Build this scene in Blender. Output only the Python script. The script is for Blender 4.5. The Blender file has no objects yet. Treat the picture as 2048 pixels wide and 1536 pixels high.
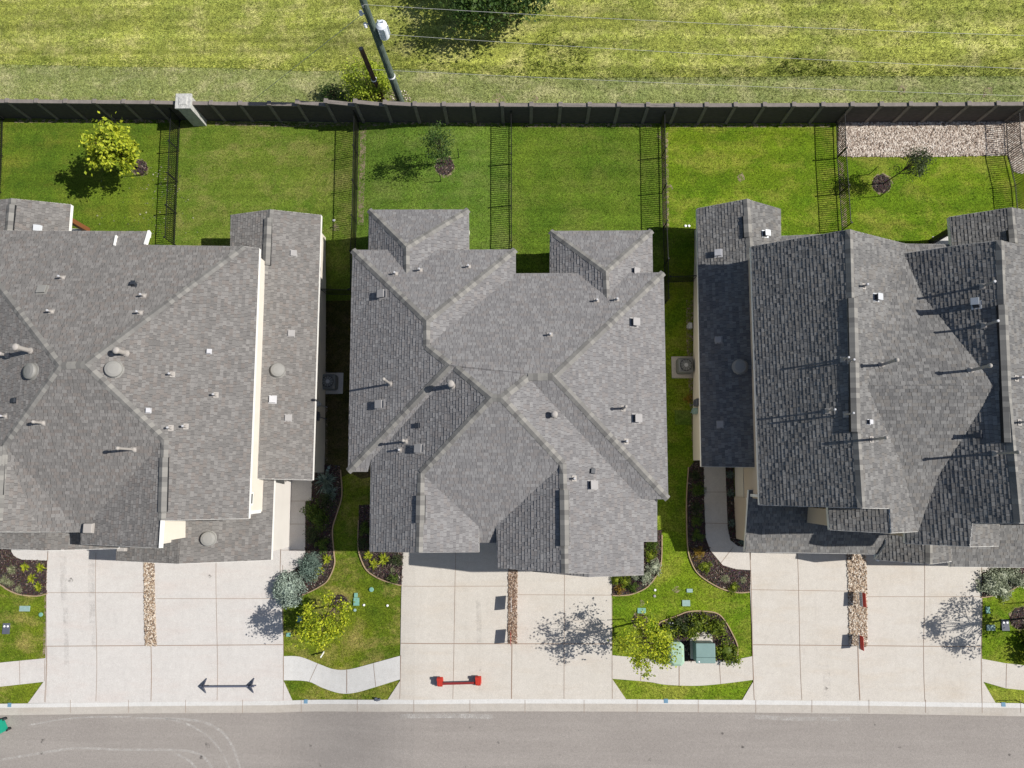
import bpy, bmesh, math, random
import numpy as np
from mathutils import Vector, Quaternion, Matrix
from mathutils.bvhtree import BVHTree
from mathutils.geometry import tessellate_polygon
random.seed(7)
SC = bpy.context.scene
COL = SC.collection
R_ = math.radians
# ------------------------------------------------------------------ camera
FPX = 1420.0                      # focal length in units of a 2048 wide frame
CAMH = 37.0
NAD = (1047.0, 960.0)             # where the plumb line below the drone falls in the frame
ncam = Vector(((NAD[0]-1024)/FPX, -(NAD[1]-768)/FPX, -1.0)).normalized()
CQ = ncam.rotation_difference(Vector((0, 0, -1)))
cd = bpy.data.cameras.new('camera')
cam = bpy.data.objects.new('camera', cd); COL.objects.link(cam)
cam.location = (0, 0, CAMH); cam.rotation_mode = 'QUATERNION'; cam.rotation_quaternion = CQ
cd.sensor_width = 36.0; cd.lens = FPX/2048*36.0; cd.clip_start = 0.5; cd.clip_end = 1500
SC.camera = cam
SC.render.resolution_x = 1024; SC.render.resolution_y = 768
# ------------------------------------------------------------------ light
SUN_EL = R_(45.5)
SUN_V = Vector((math.cos(SUN_EL)*0.997, math.cos(SUN_EL)*0.092, math.sin(SUN_EL))).normalized()   # towards the sun
w = bpy.data.worlds.new('World'); SC.world = w; w.use_nodes = True
wn = w.node_tree.nodes; wl = w.node_tree.links
sky = wn.new('ShaderNodeTexSky'); sky.sky_type = 'NISHITA'; sky.sun_disc = False
sky.sun_elevation = SUN_EL; sky.sun_rotation = math.atan2(SUN_V.x, SUN_V.y)
sky.air_density = 1.0; sky.dust_density = 1.2
wl.new(sky.outputs[0], wn['Background'].inputs[0]); wn['Background'].inputs[1].default_value = 0.072
sd = bpy.data.lights.new('sun', 'SUN'); sd.energy = 4.7; sd.angle = R_(0.5); sd.color = (1.0, 0.955, 0.89)
sun = bpy.data.objects.new('sun', sd); COL.objects.link(sun)
sun.rotation_mode = 'QUATERNION'; sun.rotation_quaternion = SUN_V.to_track_quat('Z', 'Y'); sun.location = (30, 5, 40)
SC.view_settings.view_transform = 'Standard'; SC.view_settings.look = 'None'
SC.view_settings.exposure = 0.28; SC.view_settings.gamma = 1.0
SC.render.engine = 'CYCLES'

# ------------------------------------------------------------------ survey helpers: plan picture point + height -> metres
def ray(px, py):
    return CQ @ Vector(((px-1024)/FPX, -(py-768)/FPX, -1.0))
def U(px, py, z=0.0):
    d = ray(px, py); k = (z-CAMH)/d.z
    return Vector((d.x*k, d.y*k, z))
def sstep(t): t = max(0.0, min(1.0, t)); return t*t*(3-2*t)
YB0 = U(1024, 700, .5).y; YB1 = U(1024, 470, 1).y
YF0 = U(1024, 1120).y; YF1 = U(1024, 1400).y
def T(x, y):
    s = 1.1*sstep((y-YB0)/(YB1-YB0)) - 0.5*sstep((YF0-y)/(YF0-YF1))
    return s - 1.0*sstep((-5.0-x)/7.5)
def G(px, py, dz=0.0):
    z = 0.0
    for _ in range(6):
        p = U(px, py, z+dz); z = T(p.x, p.y)
    return U(px, py, z+dz)

# ------------------------------------------------------------------ material helpers
class N:
    def __init__(s, name, rough=0.9, spec=0.2):
        s.m = bpy.data.materials.new(name); s.m.use_nodes = True
        s.nt = s.m.node_tree; s.b = s.nt.nodes['Principled BSDF']
        s.b.inputs['Roughness'].default_value = rough
        s.b.inputs['Specular IOR Level'].default_value = spec
    def n(s, t, **kw):
        o = s.nt.nodes.new(t)
        for k, v in kw.items():
            if k in o.inputs: s.put(o.inputs[k], v)
            else: setattr(o, k, v)
        return o
    def put(s, inp, v):
        if isinstance(v, bpy.types.NodeSocket): s.nt.links.new(v, inp)
        else: inp.default_value = v
    def pos(s): return s.n('ShaderNodeNewGeometry').outputs['Position']
    def island(s): return s.n('ShaderNodeNewGeometry').outputs['Random Per Island']
    def noise(s, vec, scale, detail=4, rough=0.55, dist=0.0):
        o = s.n('ShaderNodeTexNoise'); s.put(o.inputs['Vector'], vec)
        o.inputs['Scale'].default_value = scale; o.inputs['Detail'].default_value = detail
        o.inputs['Roughness'].default_value = rough; o.inputs['Distortion'].default_value = dist
        return o.outputs['Fac']
    def vor(s, vec, scale, feat='F1', out='Distance'):
        o = s.n('ShaderNodeTexVoronoi'); o.feature = feat; s.put(o.inputs['Vector'], vec); o.inputs['Scale'].default_value = scale
        return o.outputs[out]
    def ramp(s, fac, stops, interp='LINEAR'):
        o = s.n('ShaderNodeValToRGB'); s.put(o.inputs[0], fac); cr = o.color_ramp; cr.interpolation = interp
        while len(cr.elements) < len(stops): cr.elements.new(0.5)
        for e, (p, c) in zip(cr.elements, stops):
            e.position = p; e.color = tuple(c[:3])+(1.0,) if hasattr(c, '__len__') else (c, c, c, 1.0)
        return o.outputs[0]
    def mix(s, fac, a, b, mode='MIX'):
        o = s.n('ShaderNodeMix'); o.data_type = 'RGBA'; o.blend_type = mode
        s.put(o.inputs[0], fac)
        for i, v in ((6, a), (7, b)):
            s.put(o.inputs[i], v if isinstance(v, bpy.types.NodeSocket) else (*v[:3], 1))
        return o.outputs[2]
    def math(s, op, a, b=0.0, c=0.0, clamp=False):
        o = s.n('ShaderNodeMath'); o.operation = op; o.use_clamp = clamp
        s.put(o.inputs[0], a); s.put(o.inputs[1], b); s.put(o.inputs[2], c); return o.outputs[0]
    def scale(s, vec, v):
        o = s.n('ShaderNodeVectorMath'); o.operation = 'MULTIPLY'; s.put(o.inputs[0], vec); o.inputs[1].default_value = v
        return o.outputs[0]
    def color(s, c):
        s.put(s.b.inputs['Base Color'], c if isinstance(c, bpy.types.NodeSocket) else (*c[:3], 1)); return s
    def bump(s, h, strength=0.5, dist=0.02):
        o = s.n('ShaderNodeBump'); s.put(o.inputs['Height'], h)
        o.inputs['Strength'].default_value = strength; o.inputs['Distance'].default_value = dist
        s.put(s.b.inputs['Normal'], o.outputs[0]); return s
M = {}
def flat(name, c, rough=0.6, spec=0.3, metal=0.0, var=0.12, sc=3.0):
    k = N(name, rough, spec); p = k.pos(); f = k.noise(p, sc, 5)
    k.color(k.mix(f, [x*(1-var) for x in c], [min(1, x*(1+var)) for x in c])); k.b.inputs['Metallic'].default_value = metal
    M[name] = k.m; return k

def shingle(name, lo, mid, hi, warm=(0.2, 0.16, 0.13)):
    k = N(name, 0.95, 0.1)        # each shingle tab is a small raised face; its two random numbers are stored in the UV layer
    sp = k.n('ShaderNodeSeparateXYZ'); k.put(sp.inputs[0], k.n('ShaderNodeUVMap').outputs[0]); r1, r2 = sp.outputs[0], sp.outputs[1]
    p = k.pos(); big = k.noise(p, 0.35, 4); med = k.noise(p, 1.6, 3)
    t = k.math('ADD', r1, k.math('MULTIPLY', k.math('SUBTRACT', k.math('ADD', big, med), 1.0), 0.28))
    col = k.ramp(t, [(0.05, lo), (0.5, mid), (0.95, hi)])
    col = k.mix(k.math('MULTIPLY', k.math('GREATER_THAN', r2, 0.8), 0.5), col, warm)
    gr = k.noise(p, 45, 3, 0.8)
    col = k.mix(0.35, col, k.ramp(gr, [(0.3, 0.1), (0.7, 0.9)]), 'OVERLAY')
    k.color(col); k.bump(gr, 0.5, 0.004); M[name] = k.m
shingle('shingle_mid', (0.168, 0.163, 0.164), (0.199, 0.194, 0.195), (0.243, 0.238, 0.236), (0.212, 0.194, 0.185))
shingle('shingle_west', (0.152, 0.145, 0.139), (0.183, 0.175, 0.167), (0.226, 0.216, 0.206), (0.190, 0.165, 0.149))
shingle('shingle_east', (0.124, 0.122, 0.121), (0.164, 0.161, 0.157), (0.218, 0.214, 0.207), (0.182, 0.168, 0.152))
flat('shingle_gap', (0.035, 0.034, 0.036), 0.95, 0.1)
k = N('ridge_shingle', 0.95, 0.1); uv = k.n('ShaderNodeUVMap').outputs[0]
sp = k.n('ShaderNodeSeparateXYZ'); k.put(sp.inputs[0], uv)
r = k.math('FLOOR', k.math('DIVIDE', sp.outputs[0], 0.21)); wn_ = k.n('ShaderNodeTexWhiteNoise'); wn_.noise_dimensions = '1D'; k.put(wn_.inputs['W'], r)
k.color(k.mix(0.15, k.ramp(wn_.outputs[0], [(0, (0.15, 0.145, 0.138)), (0.6, (0.20, 0.194, 0.182)), (1, (0.26, 0.25, 0.23))]), k.noise(k.pos(), 50, 2), 'OVERLAY'))
k.bump(k.math('FRACT', k.math('DIVIDE', sp.outputs[0], 0.21)), 0.6, 0.012); M['ridge'] = k.m

def stucco(name, c):
    k = N(name, 0.9, 0.15); p = k.pos()
    k.color(k.mix(k.noise(p, 1.2, 5), [x*0.85 for x in c], c)); k.bump(k.noise(p, 40, 4), 0.3, 0.01); M[name] = k.m
stucco('wall_cream', (0.72, 0.67, 0.585)); stucco('wall_pale', (0.66, 0.63, 0.59)); stucco('wall_tan', (0.56, 0.47, 0.37)); stucco('wall_grey', (0.45, 0.42, 0.39))
flat('white_trim', (0.8, 0.79, 0.76), 0.5); flat('grey_fascia', (0.30, 0.29, 0.28), 0.6); flat('soffit', (0.55, 0.52, 0.47), 0.7)
flat('dark_metal', (0.02, 0.021, 0.024), 0.45); flat('black_iron', (0.012, 0.012, 0.013), 0.5, 0.4)
flat('vent_paint', (0.36, 0.335, 0.31), 0.75); flat('vent_grey', (0.24, 0.235, 0.22), 0.6); flat('vent_dark', (0.03, 0.035, 0.045), 0.5)
flat('galv', (0.5, 0.52, 0.54), 0.4, 0.5, 0.3); flat('white_cap', (0.8, 0.8, 0.82), 0.5)
flat('pale_vent', (0.31, 0.30, 0.295), 0.7); flat('bright_vent', (0.46, 0.46, 0.475), 0.6); flat('glass_dark', (0.03, 0.04, 0.045), 0.08, 0.6)
flat('rust_red', (0.42, 0.03, 0.016), 0.55); flat('red_dark', (0.2, 0.02, 0.02), 0.6); flat('slate_blue', (0.10, 0.11, 0.15), 0.55)
flat('sign_white', (0.7, 0.7, 0.7), 0.5); flat('sign_red', (0.52, 0.045, 0.03), 0.5); flat('sign_dark', (0.06, 0.03, 0.03), 0.5)
flat('box_green', (0.30, 0.43, 0.33), 0.5, 0.3); flat('box_teal', (0.17, 0.26, 0.245), 0.5, 0.3); flat('valve_teal', (0.16, 0.33, 0.27), 0.6, var=.25, sc=9)
flat('valve_blue', (0.24, 0.35, 0.33), 0.6, var=.25, sc=9); flat('meter_grey', (0.09, 0.10, 0.13), 0.6); flat('ac_grey', (0.17, 0.18, 0.18), 0.5)
flat('bin_green', (0.01, 0.30, 0.20), 0.45); flat('post_brown', (0.20, 0.075, 0.03), 0.7); flat('paint_blue', (0.13, 0.24, 0.34), 0.8)
flat('transformer_white', (0.66, 0.70, 0.76), 0.45); flat('wire', (0.45, 0.45, 0.43), 0.5, 0.3)
flat('bark', (0.09, 0.06, 0.045), 0.9); flat('stake', (0.015, 0.013, 0.012), 0.8); flat('edging', (0.34, 0.25, 0.16), 0.9)
k = N('pole_wood', 0.9); p = k.pos(); k.color(k.ramp(k.noise(k.scale(p, (9, 9, 1.2)), 2.2, 6), [(0.3, (0.045, 0.065, 0.055)), (0.6, (0.12, 0.155, 0.13)), (0.8, (0.22, 0.24, 0.2))])); M['pole_green'] = k.m
k = N('pole_brown', 0.9); p = k.pos(); k.color(k.ramp(k.noise(k.scale(p, (9, 9, 1.2)), 2.2, 6), [(0.3, (0.05, 0.028, 0.022)), (0.7, (0.13, 0.08, 0.06))])); M['pole_brown'] = k.m
k = N('stone', 0.9); p = k.pos(); k.color(k.ramp(k.noise(p, 6, 8, 0.7), [(0.3, (0.30, 0.30, 0.29)), (0.6, (0.50, 0.50, 0.47)), (0.8, (0.62, 0.61, 0.56))])); k.bump(k.noise(p, 14, 6), 0.8, 0.03); M['stone'] = k.m
k = N('fence_panel', 0.92, 0.15); p = k.pos(); sp = k.n('ShaderNodeSeparateXYZ'); k.put(sp.inputs[0], p)
bd = k.math('FRACT', k.math('DIVIDE', sp.outputs[2], 0.15))
g = k.noise(k.scale(p, (1.4, 1.4, 14)), 3, 6)
k.color(k.ramp(g, [(0.3, (0.062, 0.054, 0.052)), (0.6, (0.105, 0.094, 0.090)), (0.8, (0.17, 0.15, 0.14))]))
k.bump(k.math('ADD', k.math('GREATER_THAN', bd, 0.1), k.math('MULTIPLY', g, .5)), 0.7, 0.02); M['fence_panel'] = k.m
k = N('fence_cap', 0.9); p = k.pos(); k.color(k.mix(k.noise(p, 5, 5), (0.13, 0.115, 0.105), (0.27, 0.24, 0.215))); M['fence_cap'] = k.m

def concrete(name, a, b, stain):
    k = N(name, 0.88, 0.2); p = k.pos()
    f = k.noise(p, 0.5, 8, 0.62, 0.4); f2 = k.noise(k.scale(p, (0.25, 1, 1)), 1.6, 6, 0.6); f3 = k.noise(p, 28, 4, 0.7)
    c = k.mix(f, a, b)
    c = k.mix(k.math('MULTIPLY', k.ramp(f2, [(0.5, 0), (0.75, 1)]), 0.4), c, stain)
    f4 = k.noise(k.scale(p, (3, 0.35, 1)), 1.1, 5, 0.7)
    c = k.mix(k.math('MULTIPLY', k.ramp(f4, [(0.54, 0), (0.72, 1)]), 0.25), c, [x*0.82 for x in a])
    c = k.mix(0.3, c, k.ramp(f3, [(0.25, 0.2), (0.75, 0.8)]), 'OVERLAY'); c = k.mix(0.3, c, k.ramp(k.noise(p, 3.5, 7, 0.75), [(0.3, 0.4), (0.7, 0.6)]), 'OVERLAY')
    sp1 = k.ramp(k.noise(p, 5.5, 2, 0.5), [(0.2, 1), (0.245, 0)])
    c = k.mix(k.math('MULTIPLY', sp1, 0.18), c, [x*0.6 for x in a])
    k.color(c); k.bump(f3, 0.25, 0.006); M[name] = k.m
concrete('concrete_west', (0.479, 0.459, 0.439), (0.563, 0.538, 0.509), (0.504, 0.426, 0.389))
concrete('concrete_mid', (0.466, 0.434, 0.385), (0.533, 0.501, 0.456), (0.454, 0.384, 0.306))
concrete('concrete_east', (0.462, 0.426, 0.373), (0.546, 0.518, 0.481), (0.454, 0.376, 0.290))
concrete('concrete_curb', (0.370, 0.342, 0.306), (0.462, 0.430, 0.389), (0.336, 0.284, 0.232))
concrete('concrete_light', (0.504, 0.501, 0.488), (0.605, 0.593, 0.571), (0.462, 0.442, 0.414))
flat('joint', (0.27, 0.20, 0.155), 0.95, 0.1)

k = N('asphalt', 0.9, 0.2); p = k.pos()
f = k.noise(p, 0.35, 8, 0.65, 0.5); g = k.noise(p, 45, 3, 0.8); st = k.noise(k.scale(p, (0.12, 2.2, 1)), 1.0, 6, 0.6)
c = k.mix(f, (0.228, 0.207, 0.190), (0.295, 0.270, 0.248)); c = k.mix(k.math('MULTIPLY', k.ramp(st, [(0.45, 0), (0.75, 1)]), .4), c, (0.335, 0.308, 0.284))
c = k.mix(0.6, c, k.ramp(g, [(0.25, 0.15), (0.75, 0.85)]), 'OVERLAY'); c = k.mix(0.3, c, k.ramp(k.noise(p, 9, 6, 0.8), [(0.3, 0.3), (0.7, 0.7)]), 'OVERLAY')
sp1 = k.ramp(k.noise(p, 2.6, 3, 0.6), [(0.23, 1), (0.27, 0)]); c = k.mix(k.math('MULTIPLY', sp1, 0.5), c, (0.07, 0.065, 0.065))
sp2 = k.ramp(k.noise(k.scale(p, (1, 1.6, 1)), 1.3, 6, 0.8), [(0.66, 0), (0.74, 1)]); c = k.mix(k.math('MULTIPLY', sp2, 0.35), c, (0.45, 0.44, 0.43))
k.color(c); k.bump(g, 0.4, 0.008); M['asphalt'] = k.m
k = N('tyre_mark', 0.9, 0.1); p = k.pos(); k.color((0.56, 0.54, 0.51))
k.put(k.b.inputs['Alpha'], k.math('MULTIPLY', k.ramp(k.noise(p, 2.6, 8, 0.8), [(0.38, 0), (0.66, 1)]), 0.7)); M['tyre_mark'] = k.m

def grass(name, dark, mid, lite, dry, dryamt=0.5, stripe=0.0, fine=26):
    k = N(name, 0.95, 0.08); p = k.pos()
    a = k.noise(p, 0.28, 5, 0.6, 0.6); b = k.noise(p, 1.5, 7, 0.68); c_ = k.noise(p, fine, 3, 0.8); d_ = k.noise(p, fine*0.35, 3, 0.7)
    c = k.mix(k.ramp(b, [(0.34, 0), (0.66, 1)]), dark, mid)
    c = k.mix(k.math('MULTIPLY', k.ramp(a, [(0.42, 0), (0.68, 1)]), 0.8), c, lite)
    dr = k.noise(k.scale(p, (0.7, 1, 1)), 0.8, 7, 0.7, 0.3)
    c = k.mix(k.math('MULTIPLY', k.ramp(dr, [(0.47, 0), (0.66, 1)]), dryamt), c, dry)
    if stripe:
        s_ = k.noise(k.scale(p, (0.06, 2.1, 1)), 1.0, 3)
        c = k.mix(stripe, c, k.ramp(s_, [(0.3, 0.3), (0.7, 0.7)]), 'OVERLAY')
    c = k.mix(0.95, c, k.ramp(c_, [(0.3, 0.04), (0.7, 0.96)]), 'OVERLAY')
    c = k.mix(0.55, c, k.ramp(d_, [(0.3, 0.15), (0.7, 0.85)]), 'OVERLAY')
    k.color(c); k.bump(k.math('ADD', c_, d_), 0.9, 0.03); M[name] = k.m
grass('grass_a', (0.053, 0.100, 0.010), (0.086, 0.143, 0.013), (0.128, 0.172, 0.016), (0.18, 0.175, 0.03), 0.5, 0.35)
grass('grass_b', (0.073, 0.125, 0.014), (0.110, 0.160, 0.020), (0.148, 0.186, 0.030), (0.23, 0.205, 0.07), 0.55, 0.35)
grass('grass_c', (0.064, 0.122, 0.016), (0.097, 0.163, 0.021), (0.132, 0.198, 0.028), (0.18, 0.20, 0.06), 0.45, 0.35)
grass('grass_c2', (0.055, 0.104, 0.010), (0.086, 0.143, 0.014), (0.118, 0.172, 0.018), (0.16, 0.17, 0.04), 0.45, 0.4)
grass('grass_d', (0.075, 0.138, 0.008), (0.112, 0.182, 0.010), (0.170, 0.225, 0.014), (0.27, 0.255, 0.05), 0.55, 0.35)
grass('grass_front', (0.062, 0.110, 0.009), (0.105, 0.150, 0.012), (0.165, 0.195, 0.016), (0.30, 0.24, 0.08), 0.8, 0.25)
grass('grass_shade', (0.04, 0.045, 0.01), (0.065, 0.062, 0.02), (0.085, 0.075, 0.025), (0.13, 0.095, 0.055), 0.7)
grass('meadow', (0.175, 0.208, 0.042), (0.24, 0.264, 0.055), (0.305, 0.322, 0.065), (0.44, 0.40, 0.17), 0.6, 0.8, 16)
grass('verge', (0.14, 0.175, 0.055), (0.20, 0.225, 0.08), (0.235, 0.26, 0.085), (0.38, 0.35, 0.19), 0.6, 0.35, 20)
for nm, cc in (('blade_dark', ((0.13, 0.175, 0.025), (0.22, 0.26, 0.05))), ('blade_lawn', ((0.05, 0.11, 0.008), (0.17, 0.22, 0.02))), ('blade_dry', ((0.19, 0.225, 0.05), (0.30, 0.33, 0.10)))):
    k = N(nm, 0.8, 0.1); k.color(k.mix(k.island(), *cc)); M[nm] = k.m
k = N('stain', 0.9, 0.1); k.color((0.25, 0.235, 0.23)); k.put(k.b.inputs['Alpha'], k.math('MULTIPLY', k.ramp(k.noise(k.pos(), 3.2, 8, 0.8), [(0.44, 0), (0.70, 1)]), 0.26)); M['stain'] = k.m
k = N('oil', 0.6, 0.3); k.color((0.05, 0.045, 0.042)); k.put(k.b.inputs['Alpha'], k.math('MULTIPLY', k.ramp(k.noise(k.pos(), 5.5, 8, 0.8), [(0.46, 0), (0.62, 1)]), 0.75)); M['oil'] = k.m
k = N('mulch', 0.95, 0.1); p = k.pos(); v = k.vor(k.scale(p, (1, 1.7, 1)), 22, out='Color'); f = k.noise(p, 30, 4, .8)
k.color(k.mix(0.6, k.ramp(f, [(0.3, (0.03, 0.022, 0.02)), (0.55, (0.085, 0.062, 0.055)), (0.75, (0.19, 0.145, 0.12))]), k.mix(1.0, v, (0.13, 0.10, 0.095), 'MULTIPLY')))
k.bump(k.math('ADD', f, k.vor(k.scale(p, (1, 1.7, 1)), 22)), 1.0, 0.05); M['mulch'] = k.m
k = N('mulch_chip', 0.9, 0.1); k.color(k.ramp(k.island(), [(0, (0.025, 0.019, 0.018)), (0.6, (0.085, 0.06, 0.052)), (0.92, (0.17, 0.13, 0.11)), (1, (0.34, 0.29, 0.24))])); M['chip'] = k.m
def stones(name, stops):
    k = N(name, 0.8, 0.25); c = k.ramp(k.island(), stops); k.color(k.mix(0.3, c, k.ramp(k.noise(k.pos(), 20, 4), [(0.3, .2), (.7, .8)]), 'OVERLAY')); M[name] = k.m
stones('river_rock', [(0, (0.10, 0.07, 0.055)), (0.3, (0.28, 0.20, 0.14)), (0.55, (0.45, 0.34, 0.24)), (0.8, (0.52, 0.46, 0.38)), (1, (0.70, 0.64, 0.56))])
stones('river_rock_red', [(0, (0.08, 0.05, 0.04)), (0.4, (0.22, 0.145, 0.10)), (0.7, (0.34, 0.25, 0.18)), (1, (0.50, 0.43, 0.37))])
stones('white_gravel', [(0, (0.20, 0.145, 0.115)), (0.3, (0.38, 0.31, 0.255)), (0.65, (0.53, 0.46, 0.39)), (1, (0.72, 0.66, 0.59))])
flat('gravel_bed', (0.16, 0.12, 0.09), 0.95); k = flat('bare_soil', (0.33, 0.26, 0.18), 0.95, 0.1, 0, 0.3, 6); k.put(k.b.inputs['Alpha'], k.ramp(k.noise(k.pos(), 5.5, 8, 0.8), [(0.46, 0), (0.6, .9)]))
def leaf(name, a, b, c, tr=0.3):
    k = N(name, 0.55, 0.25); col = k.ramp(k.island(), [(0, a), (0.5, b), (1, c)])
    k.color(col); t = k.n('ShaderNodeBsdfTranslucent'); k.put(t.inputs[0], col)
    mx = k.n('ShaderNodeMixShader'); mx.inputs[0].default_value = tr
    k.nt.links.new(k.b.outputs[0], mx.inputs[1]); k.nt.links.new(t.outputs[0], mx.inputs[2])
    k.nt.links.new(mx.outputs[0], k.nt.nodes['Material Output'].inputs[0]); M[name] = k.m
leaf('leaf_lime', (0.12, 0.18, 0.012), (0.34, 0.41, 0.025), (0.56, 0.59, 0.05))
leaf('leaf_yellow', (0.10, 0.16, 0.01), (0.31, 0.38, 0.018), (0.56, 0.58, 0.035))
leaf('leaf_pale', (0.14, 0.21, 0.012), (0.28, 0.36, 0.025), (0.46, 0.52, 0.06))
leaf('leaf_dark', (0.02, 0.035, 0.012), (0.05, 0.075, 0.025), (0.10, 0.13, 0.05))
leaf('leaf_mid', (0.035, 0.08, 0.012), (0.085, 0.14, 0.02), (0.16, 0.22, 0.035))
leaf('leaf_oak', (0.02, 0.05, 0.01), (0.05, 0.10, 0.018), (0.10, 0.16, 0.03))
leaf('leaf_shrub', (0.05, 0.09, 0.008), (0.13, 0.18, 0.015), (0.26, 0.31, 0.02))
leaf('leaf_blue', (0.19, 0.24, 0.19), (0.30, 0.37, 0.31), (0.42, 0.50, 0.43), 0.15)
leaf('leaf_bluegreen', (0.06, 0.10, 0.08), (0.12, 0.17, 0.14), (0.22, 0.29, 0.24), 0.1)
leaf('leaf_silver', (0.16, 0.19, 0.12), (0.32, 0.36, 0.25), (0.52, 0.55, 0.42), 0.2)
leaf('leaf_spiky', (0.10, 0.15, 0.01), (0.25, 0.30, 0.015), (0.48, 0.48, 0.04), 0.2)
leaf('leaf_orange', (0.18, 0.10, 0.015), (0.28, 0.18, 0.02), (0.38, 0.28, 0.04), 0.2)
leaf('leaf_drygrass', (0.10, 0.12, 0.05), (0.22, 0.24, 0.12), (0.42, 0.42, 0.28), 0.2)

# ------------------------------------------------------------------ mesh helpers
class MB:
    def __init__(s): s.v = []; s.f = []; s.m = []; s.uv = []
    def face(s, pts, mi=0, uv=None):
        i = len(s.v); s.v += [tuple(p) for p in pts]; s.f.append(tuple(range(i, i+len(pts)))); s.m.append(mi)
        s.uv.append(uv if uv else [(p[0], p[1]) for p in pts])
    def box(s, c, size, mi=0, rot=None, taper=1.0):
        hx, hy, hz = size[0]/2, size[1]/2, size[2]/2
        P = [Vector((sx*hx*(taper if sz > 0 else 1), sy*hy*(taper if sz > 0 else 1), sz*hz)) for sz in (-1, 1) for sx, sy in ((-1, -1), (1, -1), (1, 1), (-1, 1))]
        if rot is not None: P = [rot @ p for p in P]
        i = len(s.v); s.v += [tuple(Vector(c)+p) for p in P]
        for f in ((3, 2, 1, 0), (4, 5, 6, 7), (0, 1, 5, 4), (1, 2, 6, 5), (2, 3, 7, 6), (3, 0, 4, 7)):
            s.f.append(tuple(i+j for j in f)); s.m.append(mi); s.uv.append([(0, 0)]*4)
    def bar(s, a, b, wd, ht=None, mi=0):
        a = Vector(a); b = Vector(b); d = b-a
        q = d.to_track_quat('X', 'Z').to_matrix()
        s.box((a+b)/2, (d.length, wd, ht or wd), mi, q)
    def tube(s, a, b, r0, r1=None, n=10, mi=0, caps=True):
        a = Vector(a); b = Vector(b); r1 = r0 if r1 is None else r1
        q = (b-a).to_track_quat('Z', 'Y').to_matrix(); i = len(s.v)
        for c, r in ((a, r0), (b, r1)):
            for j in range(n):
                t = 2*math.pi*j/n; s.v.append(tuple(c+q @ Vector((r*math.cos(t), r*math.sin(t), 0))))
        for j in range(n):
            j2 = (j+1) % n; s.f.append((i+j, i+j2, i+n+j2, i+n+j)); s.m.append(mi); s.uv.append([(0, 0)]*4)
        if caps:
            s.f.append(tuple(i+n-1-j for j in range(n))); s.m.append(mi); s.uv.append([(0, 0)]*n)
            s.f.append(tuple(i+n+j for j in range(n))); s.m.append(mi); s.uv.append([(0, 0)]*n)
    def path(s, pts, r, n=6, mi=0):
        for a, b in zip(pts, pts[1:]): s.tube(a, b, r, r, n, mi)
    def lathe(s, c, prof, n=20, mi=0, axis=None):
        q = Matrix.Identity(3) if axis is None else Vector(axis).to_track_quat('Z', 'Y').to_matrix()
        i = len(s.v); c = Vector(c)
        for r, z in prof:
            for j in range(n):
                t = 2*math.pi*j/n; s.v.append(tuple(c+q @ Vector((r*math.cos(t), r*math.sin(t), z))))
        for kk in range(len(prof)-1):
            for j in range(n):
                j2 = (j+1) % n; s.f.append((i+kk*n+j, i+kk*n+j2, i+(kk+1)*n+j2, i+(kk+1)*n+j)); s.m.append(mi); s.uv.append([(0, 0)]*4)
        kk = len(prof)-1; s.f.append(tuple(i+kk*n+j for j in range(n))); s.m.append(mi); s.uv.append([(0, 0)]*n)
    def build(s, name, mats, parent=None, smooth=False, bevel=0.0):
        me = bpy.data.meshes.new(name); me.from_pydata(s.v, [], s.f)
        mats = mats if isinstance(mats, (list, tuple)) else [mats]
        for m in mats: me.materials.append(M[m] if isinstance(m, str) else m)
        me.polygons.foreach_set('material_index', s.m)
        l = me.uv_layers.new(name='UVMap'); l.data.foreach_set('uv', [c for f in s.uv for p in f for c in p])
        if smooth: me.polygons.foreach_set('use_smooth', [True]*len(me.polygons))
        me.update(); o = bpy.data.objects.new(name, me); COL.objects.link(o)
        if bevel:
            b = o.modifiers.new('bevel', 'BEVEL'); b.width = bevel; b.segments = 2; b.limit_method = 'ANGLE'
        if parent is not None:
            o.parent = parent; o.matrix_parent_inverse = Matrix.Translation(parent_loc(parent)).inverted()
        return o
def parent_loc(p):
    v = Vector((0, 0, 0))
    if p.type == 'EMPTY': v = Vector(p.location)
    elif p.parent is not None: v = Vector((0, 0, 0))
    else: v = Vector(p.location)
    return v
def thing(name, label, cat, loc, group=None):
    o = bpy.data.objects.new(name, None); COL.objects.link(o); o.location = loc; o.empty_display_size = 0.3
    o['label'] = label; o['category'] = cat
    if group: o['group'] = group
    return o
def tag(o, label, cat, group=None):
    o['label'] = label; o['category'] = cat
    if group: o['group'] = group
    return o
def struct(o, kind='structure'):
    o['kind'] = kind; return o
def rebase(o, loc):      # put the origin of a single-mesh thing at its base
    loc = Vector(loc); o.data.transform(Matrix.Translation(-loc)); o.location = loc; return o

def smooth_poly(pts, k=4, closed=True):
    out = []; n = len(pts)
    rng = range(n) if closed else range(n-1)
    for i in rng:
        p0 = pts[(i-1) % n] if closed or i > 0 else pts[i]; p1 = pts[i]; p2 = pts[(i+1) % n]; p3 = pts[(i+2) % n] if closed or i+2 < n else p2
        for j in range(k):
            t = j/k
            out.append(tuple(0.5*((2*p1[a])+(-p0[a]+p2[a])*t+(2*p0[a]-5*p1[a]+4*p2[a]-p3[a])*t*t+(-p0[a]+3*p1[a]-3*p2[a]+p3[a])*t**3) for a in (0, 1)))
    if not closed: out.append(pts[-1])
    return out

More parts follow.
